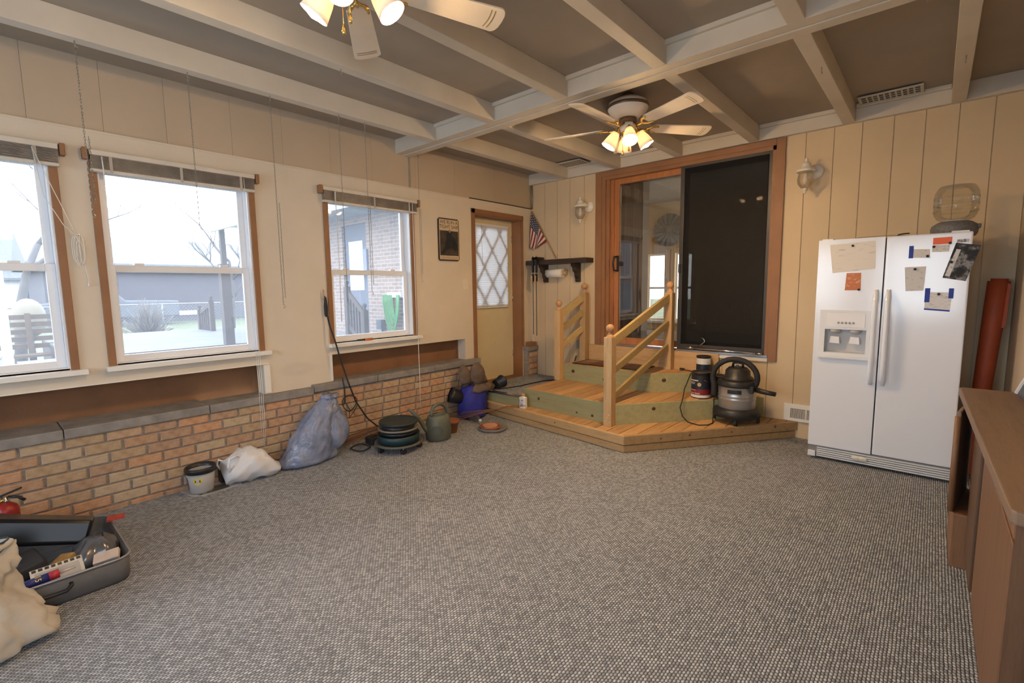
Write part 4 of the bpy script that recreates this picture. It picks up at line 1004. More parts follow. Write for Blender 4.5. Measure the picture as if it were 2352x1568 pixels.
g = G(); g.tube([(-1.66, 5.06, .50), (-1.64, 4.99, .32), (-1.63, 4.95, .20), (-1.60, 4.86, Z1+.007), (-1.615, 4.76, Z1+.007), (-1.68, 4.70, Z1+.007), (-1.75, 4.715, Z1+.007), (-1.81, 4.74, Z1+.01), (-1.855, 4.715, .23), (-1.875, 4.70, .32), (-1.86, 4.72, .40), (-1.88, 4.80, .45), (-1.925, 4.93, .47), (-1.95, 5.05, .50), (-1.945, 5.15, .60), (-1.95, 5.25, .597), (-2.0, 5.32, .595), (-2.07, 5.33, .60), (-2.10, 5.335, .605)], .0055, 6)
vcord = g.build('power_cord', m_blackm, vc)
G().box(-2.145, 5.325, .592, -2.095, 5.348, .618).build('plug', m_blackm, vcord, bevel=.004)

m_canl = mat('black can label', (.020, .020, .022), .4, var=.1)
def can(x, y, z, r, h, label, rings, lid, texts=()):
    t = thing('paint_can', label, 'paint can', (x, y, z), group='paint cans on the deck')
    def L(g, n, m, **k): return g.build(n, m, t, local=True, **k)
    L(G().lathe([(r, 0), (r+.002, .004), (r, .008), (r, h-.012), (r+.003, h-.008), (r+.003, h), (r-.008, h), (r-.012, h-.01), (.001, h-.01)], n=32), 'can_body', lid)
    for a, b_, m in rings: L(G().lathe([(r+.0008, h*a), (r+.0008, h*b_)], n=32, cap=False), 'label_band', m)
    for body, size, zz, m, th in texts:
        g = G(); lettering(g, body, size, lambda u, v: ((r+.0016)*math.cos(math.radians(th)+u/r), (r+.0016)*math.sin(math.radians(th)+u/r), zz*h+v)); L(g, 'lettering', m)
    L(G().tube([(r*math.cos(a), r*math.sin(a), h*.72-.05*math.sin((a+.9)/PI*3.14)) for a in [(-.9+i*.314) for i in range(11)]], .0022, 6), 'bail', m_steel)
    return t
m_lblred = mat('maroon label', (.20, .02, .025), .4, var=.1); m_lblnavy = mat('navy label', (.016, .022, .045), .4, var=.15)
m_lblw = mat('white label', (.78, .76, .72), .45, var=.05); m_ink = mat('white print', (.82, .82, .80), .5, var=0)
can(-1.80, 5.06, Z2, .098, .275, 'large black paint can with maroon label beside the vacuum', [(.04, .14, m_lblw), (.14, .36, m_lblred), (.36, .60, m_lblnavy), (.60, .88, m_canl)], m_canl,
    [('Latex Satin', .028, .17, m_ink, -112), ('A L K E N', .022, .40, m_ink, -112), ('PORCH FLOOR', .018, .60, m_ink, -112), ('------', .02, .27, m_ink, -112)][:1])
cn = [o for o in bpy.data.objects if o.get('label', '').startswith('large black paint can')][0]
g = G()
for z_, a0, a1, h_ in ((.165, -150, -105, .006), (.152, -150, -108, .006), (.185, -155, -85, .012), (.085, -150, -100, .005)):
    for k in range(9):
        b0 = a0+(a1-a0)*k/9; patch_ = [(math.radians(b0+j*(a1-a0)/13), z_+dz) for dz in (0, h_) for j in (0, 1)]
        g.add([((.0996)*math.cos(a), (.0996)*math.sin(a), z) for a, z in patch_], [(0, 1, 3, 2)])
g.build('small_print', m_ink, cn, local=True)
G().lathe([(.001, 0), (.020, 0), (.020, .001)], (.0995*math.cos(math.radians(-80)), .0995*math.sin(math.radians(-80)), .15), 18, Vector((math.cos(math.radians(-80)), math.sin(math.radians(-80)), 0)).to_track_quat('Z', 'Y').to_matrix()).build('seal', mat('tan seal', (.50, .38, .22), .5), cn, local=True)
can(-1.635, 5.20, Z2, .085, .23, 'dark paint can tucked between the large can and the vacuum', [(.1, .8, m_canl)], m_canl)
can(-1.875, 5.33, Z3, .075, .195, 'paint can with white and blue label on the top step', [(.05, .55, m_lblnavy), (.55, .88, m_lblw)], m_canl)
wbt = thing('glue_bottle', 'white plastic bottle with an orange cap on the lowest step', 'bottle', (-3.52, 3.99+.16, Z1))
bx_, by_ = -3.50, 4.15
G().box(bx_-.042, by_-.028, Z1, bx_+.042, by_+.028, Z1+.135).build('bottle_body', mat('white bottle plastic', (.82, .82, .82), .4, var=0), wbt, bevel=.014, seg=3)
G().lathe([(.028, .13), (.02, .142), (.02, .148)], (bx_, by_, Z1), 16).build('neck', MATS['white bottle plastic'], wbt)
G().lathe([(.022, .148), (.022, .168), (.018, .172), (.001, .172)], (bx_, by_, Z1), 16).build('cap', mat('orange cap', (.62, .28, .09), .5, var=0), wbt)
G().box(bx_-.030, by_-.0295, Z1+.03, bx_+.022, by_-.028, Z1+.105).build('label_print', printed('bottle print', (.80, .80, .82), (.05, .07, .25), 55, 55, .52), wbt)

# ---- black cord from the wall over the landing
tag(G().tube([(-3.63, 5.44, .62), (-3.66, 5.42, .50), (-3.72, 5.36, .36), (-3.78, 5.28, ZL+.008), (-3.90, 5.10, ZL+.008), (-3.93, 4.85, ZL+.008), (-3.94, 4.6, ZL+.008), (-4.0, 4.36, ZL+.008), (-4.08, 4.24, ZL+.008)], .008, 6).build('power_cord', m_blackm), 'black power cord running across the carpeted landing', 'cord')
tag(G().box(-3.71, 5.33, ZL, -3.63, 5.42, ZL+.05).build('adapter_block', m_blackm, bevel=.012), 'small black adapter on the landing beside the steps', 'adapter')
tag(G().box(-3.615, YB-.04, .72, -3.56, YB, .84).build('outlet_box', mat('grey outlet box', (.25, .27, .26), .5), bevel=.006), 'grey outlet box on the wall behind the short stair railing', 'outlet')

# ================================================================ THINGS ALONG THE BRICK WALL
from mathutils import noise as mnoise
def lump(rings, n=36, fold=0, seed=0, nf=9, nz=0, fq=9):
    """rings: (cx, cy, z, rx, ry); returns closed soft body with folds"""
    out = []
    for i, (cx, cy, z, rx, ry) in enumerate(rings):
        r = []
        for k in range(n):
            a = 2*PI*k/n
            f = 1+fold*(.5*math.sin(nf*a+seed+i*.35)+.3*math.sin((nf*2-1)*a+seed*2-i*.5)+.25*math.sin(3*a+i*.8+seed))
            if nz: f += nz/max(rx, .03)*(mnoise.noise(Vector((cx+rx*math.cos(a), cy+ry*math.sin(a), z*1.3+seed))*fq)+.6*mnoise.noise(Vector((cx+rx*math.cos(a), cy+ry*math.sin(a), z+seed+4))*fq*2.3))
            r.append((cx+rx*f*math.cos(a), cy+ry*f*math.sin(a), max(.001, z+.012*fold*10*math.sin(5*a+seed+i)*(0 if z < .02 else 1))))
        out.append(r)
    return out
# blue grey tarp sack with black drawcord
sk = thing('tarp_sack', 'shiny blue grey sack with a black drawcord slumped against the brick wall', 'sack', (-4.19, 2.0, 0))
m, nt, b = nt_new('blue grey woven plastic')
v = objvec(nt, (40, 40, 160)); n1 = noise(nt, 2, 3, v); n2 = noise(nt, 7, 4, objvec(nt))
nt.links.new(ramp(nt, n2, [(.3, (.13, .16, .25)), (.55, (.24, .28, .41)), (.8, (.36, .36, .38))]), b.inputs['Base Color']); b.inputs['Roughness'].default_value = .25
bump(nt, b, n2, .9, .03)
R_ = [(-4.19, 1.93, .001, .105, .23), (-4.19, 1.93, .02, .14, .275), (-4.19, 1.95, .10, .15, .25), (-4.19, 1.98, .20, .145, .21), (-4.195, 2.01, .29, .135, .185), (-4.20, 2.05, .37, .12, .165), (-4.20, 2.10, .45, .105, .14), (-4.21, 2.14, .51, .085, .10), (-4.21, 2.16, .545, .06, .07), (-4.21, 2.17, .565, .075, .085), (-4.21, 2.175, .585, .06, .07)]
R_ = [R_[0]]+[tuple(x+(y-x)*j/3 for x, y in zip(a_, b_)) for a_, b_ in zip(R_[:-1], R_[1:]) for j in (1, 2, 3)]
rl_ = lump(R_, 90, .02, 1.0, 9, .018, 13); up_ = lump(R_, 90, .06, 1.0, 11, .012, 13)
G().loft([[Vector(p).lerp(Vector(q_), min(1, i/22)**1.5) for p, q_ in zip(a_, b_)] for i, (a_, b_) in enumerate(zip(rl_, up_))]).build('sack_body', m, sk)
G().loft(lump([(-4.17, 2.13, .06, .06, .08), (-4.15, 2.16, .13, .09, .125), (-4.15, 2.18, .22, .10, .14), (-4.16, 2.18, .32, .095, .135), (-4.18, 2.16, .42, .075, .11), (-4.20, 2.15, .50, .05, .07)], 36, .10, 2.2, 7)).build('side_fold', m, sk, sub=1)
g = G(); g.tube([(-4.30, 2.36, .70), (-4.29, 2.37, .60), (-4.27, 2.36, .52), (-4.16, 2.30, .50), (-4.13, 2.26, .47)], .006, 6)
g.tube([(-4.14+.02*math.sin(a*2), 2.335+.075*math.cos(a), .475+.075*math.sin(a)) for a in [i*2*PI/14 for i in range(14)]], .005, 6, closed=True)
g.tube([(-4.13, 2.28, .50), (-4.12, 2.32, .42), (-4.12, 2.31, .34), (-4.11, 2.36, .40), (-4.12, 2.41, .46)], .005, 6)
g.build('drawcord', m_blackm, sk)

# white plastic shopping bag lying on its side
wbg = thing('plastic_bag', 'white plastic shopping bag lying on the carpet beside the bucket', 'plastic bag', (-4.20, 1.45, 0))
m_wp = translucent_mix('thin white plastic', (.88, .89, .93), .2, .3)
rg = []
for i in range(12):
    t_ = i/11; y = 1.25+.375*t_; rz = .112*(.75+.45*math.sin(PI*min(1, t_*1.1)))*(1-.35*max(0, t_-.75)/.25); rx = .12*(.8+.3*math.sin(PI*t_))
    ring = []
    for k in range(22):
        a = 2*PI*k/22; f = 1+.10*math.sin(4*a+i*1.3)+.07*math.sin(7*a-i*1.7)
        ring.append((-4.20+.03*t_+rx*f*math.cos(a), y+.02*math.sin(a*2), max(.002, rz*.95+rz*f*math.sin(a)+.02*(1-t_))))
    rg.append(ring)
G().loft(rg).build('bag_body', m_wp, wbg)
G().tube([(-4.12, 1.27, .12), (-4.10, 1.245, .18), (-4.11, 1.26, .235), (-4.13, 1.32, .245), (-4.14, 1.37, .21)], .012, 6).tube([(-4.27, 1.25, .10), (-4.28, 1.22, .16), (-4.27, 1.23, .20), (-4.25, 1.27, .18)], .01, 6).build('handle_loop', m_wp, wbg)
bk = thing('plastic_bucket', 'small grey plastic bucket with a black rim and yellow sticker', 'bucket', (-4.225, 1.088, .006))
B0 = (-4.225, 1.088, .006)
m_bkt = mat('light grey bucket', (.40, .40, .41), .45, var=.05)
G().lathe([(.075, 0), (.082, .01), (.098, .165), (.094, .165), (.078, .012), (.001, .012)], B0, 36).build('bucket_wall', m_bkt, bk)
G().lathe([(.098, .158), (.106, .158), (.108, .185), (.104, .198), (.096, .198), (.094, .16)], B0, 36, cap=False).build('rim', m_black, bk)
G().lathe([(.001, .09), (.086, .09)], B0, 30, cap=False).build('contents', mat('pale grey contents', (.42, .44, .42), .7, var=.2, vs=30), bk)
def patch(g, c, r0, r1, z0, z1, a0, a1, n=6, d=.0012):
    for i in range(n):
        aa = [math.radians(a0+(a1-a0)*j/n) for j in (i, i+1)]
        g.add([Vector(c)+Vector(((r+d)*math.cos(a), (r+d)*math.sin(a), z)) for a in aa for r, z in ((r0, z0), (r1, z1))], [(0, 2, 3, 1)])
    return g
patch(G(), B0, .0845, .094, .035, .125, -118, -82).build('picture_label', mat('purple picture label', (.12, .03, .14), .4, var=.9, vs=28), bk)
stk = G()
ca = math.radians(-30)
for k in range(1):
    pts = []
    for j in range(8):
        w = 2*PI*j/8; a = ca+.031*math.cos(w)/.093; z = .105+.031*math.sin(w); r = .082+.016*(z-.01)/.155+.0016
        pts.append(Vector(B0)+Vector((r*math.cos(a), r*math.sin(a), z)))
    stk.add(pts, [tuple(range(8))])
so = stk.build('yellow_sticker', mat('yellow sticker', (.80, .58, .03), .5, var=0), bk)
g = G()
for s_ in (1, -1):
    q_ = []
    for w in (-.6, .6): 
        for rr in (.014, .021):
            a = ca+s_*rr*math.cos(w*.9)/.093; z = .105+rr*math.sin(w)*.9; r = .082+.016*(z-.01)/.155+.0028; q_.append(Vector(B0)+Vector((r*math.cos(a), r*math.sin(a), z)))
    g.add(q_, [(0, 1, 3, 2)])
g.build('sticker_symbol', m_black, so)
dk = tag(G().box(-4.33, 1.235, .0, -4.26, 1.27, .19).build('black_slab', m_black, bevel=.006), 'thin black slab standing between bucket and plastic bag', 'slab')
gt = thing('metal_grille', 'perforated silver metal sheet lying under the bucket', 'metal sheet', (-4.2, 1.13, 0))
G().prism([(-4.335, .97), (-4.17, 1.00), (-4.10, 1.06), (-4.115, 1.34), (-4.33, 1.37)], 0, .004).build('plate', mat('grey zinc sheet', (.62, .63, .64), .35, .5, var=.15), gt)
hole = G().box(-.0045, -.006, 0, .0045, .006, .0012).build('hole', m_black, data=True)
for i in range(10):
    for j in range(14):
        x, y = -4.24+i*.0115, 1.045+j*.0155+(i % 2)*.007
        if (x+4.225)**2+(y-1.088)**2 > .0062: inst(hole, 'perforation', gt, (x+4.2, y-1.13, .0035))

# fire extinguisher
fe = thing('fire_extinguisher', 'red fire extinguisher standing by the brick wall at the left edge', 'fire extinguisher', (-4.20, .045, 0))
m_fe = mat('red enamel', (.33, .02, .018), .35, var=.15, vs=10)
G().lathe([(.055, 0), (.058, .008), (.058, .235), (.050, .262), (.025, .282), (.02, .286)], (-4.20, .045, 0), 28).build('cylinder', m_fe, fe)
G().lathe([(.0585, .10), (.0588, .105), (.0588, .118), (.0585, .123)], (-4.20, .045, 0), 28, cap=False).build('band', mat('pale red band', (.45, .16, .12), .5), fe)
G().lathe([(.021, .284), (.021, .30), (.016, .305), (.016, .325)], (-4.20, .045, 0), 16).build('valve', m_steel, fe)
G().beam((-4.20, .01, .325), (-4.17, .12, .365), .022, .010).build('top_lever', m_black, fe, bevel=.003)
G().tube([(-4.19, .06, .318), (-4.17, .10, .312), (-4.16, .13, .285)], .009, 8).build('carry_grip', m_black, fe)
G().lathe([(.014, 0), (.014, .01), (.001, .012)], (-4.18, .03, .305), 12, Matrix.Rotation(PI/2, 3, 'Y')).build('gauge', m_brass, fe)
tag(G().beam((-4.305, -.12, .014), (-4.315, .40, .014), .026, .026).build('black_bar', m_blackm, bevel=.004), 'black square bar lying along the foot of the brick wall', 'bar')

# grey case lid full of odds and ends
cs = thing('open_case', 'grey hard case half lying open on the carpet full of odds and ends', 'case', (-3.56, .16, 0))
def rrect(x0, y0, x1, y1, r, n=5):
    pts = []
    for cx, cy, a0 in ((x1-r, y1-r, 0), (x0+r, y1-r, 90), (x0+r, y0+r, 180), (x1-r, y0+r, 270)):
        for i in range(n+1):
            a = math.radians(a0+90*i/n); pts.append((cx+r*math.cos(a), cy+r*math.sin(a)))
    return pts
m_case = mat('grey case shell', (.105, .105, .11), .55, var=.15, vs=15, bmp=.1, bs_=200)
ro, ri = rrect(-3.93, -.16, -3.19, .47, .07), rrect(-3.918, -.148, -3.202, .458, .06)
def ring(poly, z, s=1): return [(-3.56+(x+3.56)*s, .155+(y-.155)*s, z) for x, y in poly]
G().loft([ring(ro, .002, .965), ring(ro, .02, .985), ring(ro, .135, 1), ring(ri, .135), ring(ri, .03, .98), ring(ri, .012, .96)]).build('shell', m_case, cs)
G().tube([(x, y, .137) for x, y, _ in ring(ro, .135)], .006, 6, closed=True).build('rim', mat('silver grey rim', (.34, .34, .38), .35, .4), cs)
G().tube([(-3.187, .02, .10), (-3.172, .02, .095), (-3.168, .04, .075), (-3.168, .20, .075), (-3.172, .22, .095), (-3.187, .22, .10)], .009, 8).build('handle', m_black, cs)
def oriented(loc, rx, ry, rz): return Matrix.Translation(loc) @ Matrix.Rotation(math.radians(rz), 4, 'Z') @ Matrix.Rotation(math.radians(ry), 4, 'Y') @ Matrix.Rotation(math.radians(rx), 4, 'X')
bn = thing('plastic_bin', 'glossy black plastic bin lying on its side in the open case', 'bin', (-3.70, .12, .15))
M = oriented((-3.70, .17, .225), -17, -14, -10)
g = G(); L2, W2 = .205, .14
pr = [(-W2, -.055), (-W2+.02, -.07), (W2-.02, -.07), (W2, -.055), (W2*.92, .055), (W2*.85, .075), (-W2*.85, .075), (-W2*.92, .055)]
g.loft([[M @ Vector((x*(1-.12*i/3), -L2+2*L2*i/3, z*(1-.1*i/3))) for x, z in pr] for i in range(4)], sm=False)
m_gb = mat('glossy black plastic', (.010, .010, .012), .22, var=.1, spec=.18)
g.build('bin_shell', m_gb, bn, bevel=.012, seg=3)
G().loft([[M @ Vector((x*1.03, -L2-.03+.035*i, z*1.05)) for x, z in pr] for i in range(2)], sm=False).build('bin_lip', mat('smoky plastic lip', (.07, .075, .085), .2), bn, bevel=.006)
M = oriented((-3.44, .02, .125), 14, 0, 8)
tag(G().box(-.11, -.13, -.05, .11, .13, .05, M).build('black_box', m_blackm, bevel=.02, seg=3), 'dull black rounded box in the case behind the white bag', 'box')
ky = thing('white_tray', 'white tray with a row of square holes along one edge, in the case', 'tray', (-3.33, .12, .14))
M = oriented((-3.30, .185, .125), 0, 42, 3)
G().box(-.055, -.10, -.004, .055, .10, .004, M).build('tray_plate', mat('ivory plastic', (.62, .60, .56), .5, var=.05), ky, bevel=.002)
for i in range(8):
    y = -.085+i*.0243; G().box(-.052, y-.008, .004, -.038, y+.008, .0048, M).build('square_hole', m_black, ky)
G().box(-.030, -.085, .004, .045, .085, .0048, M).build('grey_panel', mat('grey tray panel', (.42, .42, .42), .5), ky)
tb = thing('caulk_tube', 'blue and red caulk tube marked 15 lying in the case', 'tube', (-3.245, .02, .12))
p0, p1 = Vector((-3.235, .01, .138)), Vector((-3.24, .20, .15)); dv = (p1-p0)
G().cyl(p0, p0+dv*.72, .021, n=20).build('tube_body', mat('blue tube print', (.02, .03, .20), .4, var=.2, vs=30), tb)
G().cyl(p0+dv*.72, p0+dv*.92, .0215, n=20).build('red_band', mat('red tube print', (.45, .03, .05), .4, var=.2), tb)
G().cyl(p0+dv*.92, p1+dv*.25, .008, .004).build('nozzle', mat('clear nozzle', (.62, .52, .5), .4), tb)
g = G(); M = (dv.normalized()).to_track_quat('Y', 'Z').to_matrix()
lettering(g, '15', .032, lambda u, v: p0+dv*.52+Vector((.0145+.0, 0, .0165))+Vector((-.5*v*.0, v*.0, 0))+dv.normalized()*(v-.012)+Vector((.6, 0, -.6)).normalized()*u)
g.build('lettering', mat('yellow print', (.85, .65, .08), .5, var=0), tb)
sl_ = thing('silver_bag', 'grey foil bag crumpled in the right end of the case', 'bag', (-3.42, .34, .12))
G().loft(lump([(-3.42, .34, .05, .08, .09), (-3.42, .34, .10, .11, .11), (-3.43, .35, .16, .11, .09), (-3.45, .36, .20, .06, .05)], 44, .05, 3.0, 5, .035, 14)).build('foil', mat('grey foil', (.16, .16, .175), .25, .5, var=.3, vs=12), sl_)
tag(G().box(-.032, -.055, -.014, .032, .055, .014, oriented((-3.275, .375, .135), 10, 25, -15)).build('paper_packet', mat('cream packet', (.62, .52, .45), .6, var=.12, vs=20), bevel=.004), 'small cream paper packet in the case near its right corner', 'packet')
tag(G().box(-.04, -.06, -.015, .04, .06, .015, oriented((-3.40, .20, .13), 15, -10, 40)).build('tan_packet', mat('tan packet', (.40, .24, .08), .6, var=.3, vs=30), bevel=.006), 'crumpled tan packet behind the white tray in the case', 'packet')
tag(G().add([(-3.80, .46, .17), (-3.70, .44, .175), (-3.72, .53, .165), (-3.79, .545, .16), (-3.80, .46, .16), (-3.70, .44, .165), (-3.72, .53, .155), (-3.79, .545, .15)], [(0, 1, 2, 3), (7, 6, 5, 4), (0, 4, 5, 1), (1, 5, 6, 2), (2, 6, 7, 3), (3, 7, 4, 0)]).build('red_packet', mat('red packet', (.45, .06, .045), .5, var=.3, vs=30)), 'red packet sticking out over the back corner of the case', 'packet')

# canvas bag at the left edge
cv = thing('canvas_bag', 'off white canvas bag slumped on the carpet at the left edge', 'bag', (-3.02, -.10, 0))
m_cv = mat('off white canvas', (.50, .455, .385), .8, var=.15, vs=6, bmp=.15, bs_=200)
def dens(R, k=3):
    o = []
    for a_, b_ in zip(R, R[1:]): o += [tuple(x+(y-x)*j/k for x, y in zip(a_, b_)) for j in range(k)]
    return o+[R[-1]]
CV = [(-3.0, -.12, .001, .13, .22), (-2.99, -.12, .03, .165, .262), (-3.0, -.12, .10, .17, .255), (-3.02, -.13, .18, .155, .215), (-3.05, -.135, .25, .135, .175), (-3.08, -.125, .305, .12, .145), (-3.09, -.115, .34, .12, .16), (-3.10, -.105, .38, .115, .155), (-3.11, -.11, .41, .125, .145)]
G().loft(lump(dens(CV), 96, .035, .7, 5, .038, 11), cap=True).build('bag_body', m_cv, cv)
G().tube([(-3.11+.125*math.cos(a), -.11+.145*math.sin(a), .415+.025*math.sin(a+1)) for a in [i*2*PI/24 for i in range(24)]], .011, 8, closed=True).build('rolled_rim', m_cv, cv)
G().tube([(-3.11+.118*math.cos(a), -.11+.138*math.sin(a), .432+.025*math.sin(a+1)) for a in [i*2*PI/24 for i in range(24)]], .004, 6, closed=True).build('dark_piping', m_black, cv)
G().lathe([(.001, .402), (.105, .404), (.112, .416)], (-3.11, -.11, 0), 24, sy=1.15, cap=False).build('inside', mat('dark bag inside', (.09, .07, .055), .9), cv)  # dark disc filling the bag mouth just under the rim

# plant dolly with stacked pots, watering can, pot, saucers
dl = thing('plant_dolly', 'wheeled plant dolly stacked with dark green pots and a lid', 'plant stand', (-3.86, 2.68, 0))
D0 = (-3.86, 2.68, 0)
m_dg = mat('dark green plastic', (.022, .032, .030), .5, var=.25, vs=25)
m_dolly = mat('grey green dolly', (.10, .095, .085), .6, var=.2)
G().lathe([(.17, .062), (.225, .062), (.235, .07), (.232, .082), (.21, .082), (.17, .07)], D0, 40).build('dolly_ring', m_dolly, dl)
for i in range(5):
    a = math.radians(-95+72*i); x, y = D0[0]+.195*math.cos(a), D0[1]+.195*math.sin(a)
    G().cyl((x-.012, y, .027), (x+.012, y, .027), .027, n=18).build('caster', m_black, dl)
    G().cyl((x, y, .03), (x, y, .064), .012).build('caster_stem', m_steel, dl)
G().lathe([(.165, .083), (.195, .085), (.205, .16), (.198, .162), (.188, .10), (.001, .095)], D0, 40).build('teal_pot', mat('dark teal pot', (.012, .040, .048), .45, var=.2), dl)
G().lathe([(.175, .16), (.178, .19), (.165, .195), (.001, .19)], D0, 36).build('black_pot', m_black, dl)
G().lathe([(.185, .205), (.195, .208), (.198, .222), (.188, .226), (.17, .212)], D0, 40).build('taupe_ring', mat('taupe plastic', (.20, .185, .16), .5), dl)
G().lathe([(.155, .195), (.16, .25), (.155, .252), (.001, .25)], D0, 36).build('inner_pot', m_black, dl)
G().lathe([(.15, .252), (.182, .262), (.186, .275), (.18, .288), (.172, .28), (.001, .278)], D0, 40).build('lid', m_dg, dl)
wc = thing('watering_can', 'grey green plastic watering can with a looped handle beside the plant dolly', 'watering can', (-3.80, 3.13, 0))
m_wc = mat('sage green plastic', (.115, .13, .105), .5, var=.15, vs=12)
W0 = Vector((-3.80, 3.13, 0))
G().lathe([(.115, 0), (.128, .012), (.135, .10), (.125, .19), (.108, .245), (.085, .262), (.072, .262), (.07, .24), (.001, .22)], W0, 36, sx=.92, sy=1.05).build('body', m_wc, wc)
hd = [(0, -.085, .245), (0, -.10, .30), (0, -.07, .345), (0, -.01, .365), (0, .06, .355), (0, .12, .31), (0, .15, .24), (0, .152, .17), (0, .13, .11)]
G().tube([W0+Vector((p[1]*-.15, p[1], p[2])) for p in hd], .018, 10).build('handle', m_wc, wc)
G().tube([W0+Vector(p) for p in ((-.02, -.09, .06), (-.03, -.15, .14), (-.05, -.21, .25), (-.08, -.27, .33), (-.10, -.30, .355))], .022, 10, taper=lambda t_: 1.3-.75*t_).build('spout', m_wc, wc)
for r in (.03, .045, .06):
    G().tube([W0+Vector((.127*math.cos(-.75+r*math.cos(a)/.125), .138*math.sin(-.75+r*math.cos(a)/.125), .11+r*math.sin(a))) for a in [i*2*PI/20 for i in range(20)]], .0022, 5, closed=True).build('embossed_ring', m_wc, wc)
m_terra = mat('terracotta', (.30, .11, .055), .8, var=.15, vs=20)
pp = thing('terracotta_pot', 'terracotta flower pot behind the watering can', 'flower pot', (-3.86, 3.36, 0))
G().lathe([(.055, 0), (.06, .005), (.08, .11), (.088, .11), (.09, .14), (.082, .14), (.078, .11), (.001, .10)], (-3.86, 3.36, 0), 28).build('pot_body', m_terra, pp)
s1 = thing('plant_saucer', 'wide grey plastic plant saucer on the carpet by the stair deck', 'saucer', (-3.58, 3.72, 0))
G().lathe([(.135, 0), (.15, .006), (.163, .036), (.157, .037), (.143, .012), (.001, .010)], (-3.58, 3.72, 0), 40).build('dish', mat('grey saucer plastic', (.20, .19, .18), .6, var=.15), s1)
s2 = thing('terracotta_saucer', 'terracotta saucer with a smaller dish, stacked on the grey saucer', 'saucer', (-3.60, 3.70, .011))
G().lathe([(.095, 0), (.105, .006), (.114, .034), (.107, .035), (.096, .012), (.001, .010)], (-3.60, 3.70, .0115), 36).build('outer_dish', m_terra, s2)
G().lathe([(.070, .012), (.078, .018), (.084, .040), (.079, .041), (.070, .024), (.001, .022)], (-3.60, 3.70, .0115), 36).build('inner_dish', mat('pale terracotta', (.46, .22, .13), .8, var=.15, vs=20), s2)
cbt = thing('clear_bottle', 'empty clear plastic bottle lying on the carpet by the stair deck', 'bottle', (-3.95, 3.80, .05))
q0, q1 = Vector((-4.12, 3.86, .046)), Vector((-3.80, 3.76, .046)); dv = q1-q0; M = dv.to_track_quat('Z', 'Y').to_matrix()
G().lathe([(.001, .0), (.035, .003), (.043, .02), (.043, .08), (.040, .10), (.043, .12), (.043, .20), (.038, .235), (.018, .275), (.015, .30), (.001, .30)], q0, 24, M, cap=False).build('bottle_wall', glass_thin('crumpled bottle plastic', (.93, .93, .93), .22, 1.2, (.9, .9, .9)), cbt)
G().lathe([(.0165, .295), (.0165, .32), (.001, .32)], q0, 16, M).build('cap', m_lblw, cbt)

# blue pail with knee pads, gloves and a black flower pot
bp = thing('blue_pail', 'bright blue cloth pail on the carpet by the knee wall end', 'pail', (-4.17, 4.0, 0))
m_bl = mat('royal blue cloth', (.022, .028, .30), .7, var=.3, vs=9, bmp=.3, bs_=14)
R_ = [(-4.14, 3.96, .001, .14, .17), (-4.14, 3.95, .02, .155, .185), (-4.14, 3.955, .14, .16, .19), (-4.145, 3.965, .26, .155, .19), (-4.15, 3.995, .34, .145, .185), (-4.155, 4.01, .40, .125, .165)]
G().loft(lump(R_, 48, .03, 1.5, 6)).build('pail_body', m_bl, bp, sub=1)
m_kp = mat('worn brown leather', (.135, .10, .08), .85, var=.3, vs=14, bmp=.3, bs_=40)
def pad(c, rx, ry, rz, tilt, label, yaw=0):
    t = thing('knee_pad', label, 'knee pad', c, group='knee pads in the pail'); M = Matrix.Rotation(yaw, 3, 'Z') @ Matrix.Rotation(tilt, 3, 'Y')
    rings = []
    for i in range(9):
        t_ = i/8; s_ = math.sin(PI*(.06+.9*t_))**.6
        rings.append([M @ Vector((rx*s_*math.cos(a)*(1 if math.cos(a) > 0 else .35), ry*s_*math.sin(a), (t_-.15)*rz*1.6)) for a in [k*2*PI/20 for k in range(20)]])
    G().loft(rings).build('shell', m_kp, t, local=True)
    G().tube([M @ Vector((.02+rx*.9*math.cos(a), ry*1.05*math.sin(a), .10*rz)) for a in [-1.5+i*.3 for i in range(11)]], .008, 6).build('strap', m_blackm, t, local=True)
pad((-4.20, 3.89, .40), .085, .10, .175, -.15, 'grey brown knee pad leaning on the stone cap, left of the two', .3)
pad((-4.17, 4.06, .38), .085, .125, .20, .02, 'brown rounded knee pad standing in the pail, right of the two', .0)
gv = thing('work_glove', 'dusty brown work glove draped over the front of the blue pail', 'glove', (-4.06, 4.06, .36))
G().loft(lump([(-4.07, 4.0, .30, .05, .12), (-4.05, 4.02, .335, .075, .17), (-4.06, 4.04, .37, .07, .16), (-4.08, 4.05, .40, .04, .10)], 30, .10, .4, 5)).build('palm', m_kp, gv)
for i, (y, z) in enumerate(((4.17, .36), (4.19, .345), (4.20, .33), (4.18, .31))):
    G().tube([(-4.06, y-.06, z), (-4.045, y, z+.005), (-4.06, y+.055, z+.012)], .016, 8).build('finger', m_kp, gv)
cp = thing('brown_cup', 'small brown cup standing in the blue pail', 'cup', (-4.15, 4.19, .36))
G().lathe([(.035, .0), (.04, .09), (.036, .09), (.03, .01), (.001, .008)], (-4.15, 4.19, .385), 20, Matrix.Rotation(.5, 3, 'X')).build('cup_body', mat('brown cup', (.14, .085, .05), .5), cp)
bpot = thing('black_flower_pot', 'black plastic flower pot lying against the brick wall beside the blue pail', 'flower pot', (-4.23, 3.72, .27))
M = Vector((.35, .6, -.25)).to_track_quat('Z', 'Y').to_matrix()
G().lathe([(.09, 0), (.095, 0), (.092, .03), (.07, .20), (.001, .20)], (-4.255, 3.70, .30), 26, M, cap=False).build('pot_wall', m_black, bpot)
G().lathe([(.088, .015), (.064, .19), (.001, .19)], (-4.255, 3.70, .30), 26, M, cap=False).build('pot_inside', m_blackm, bpot)
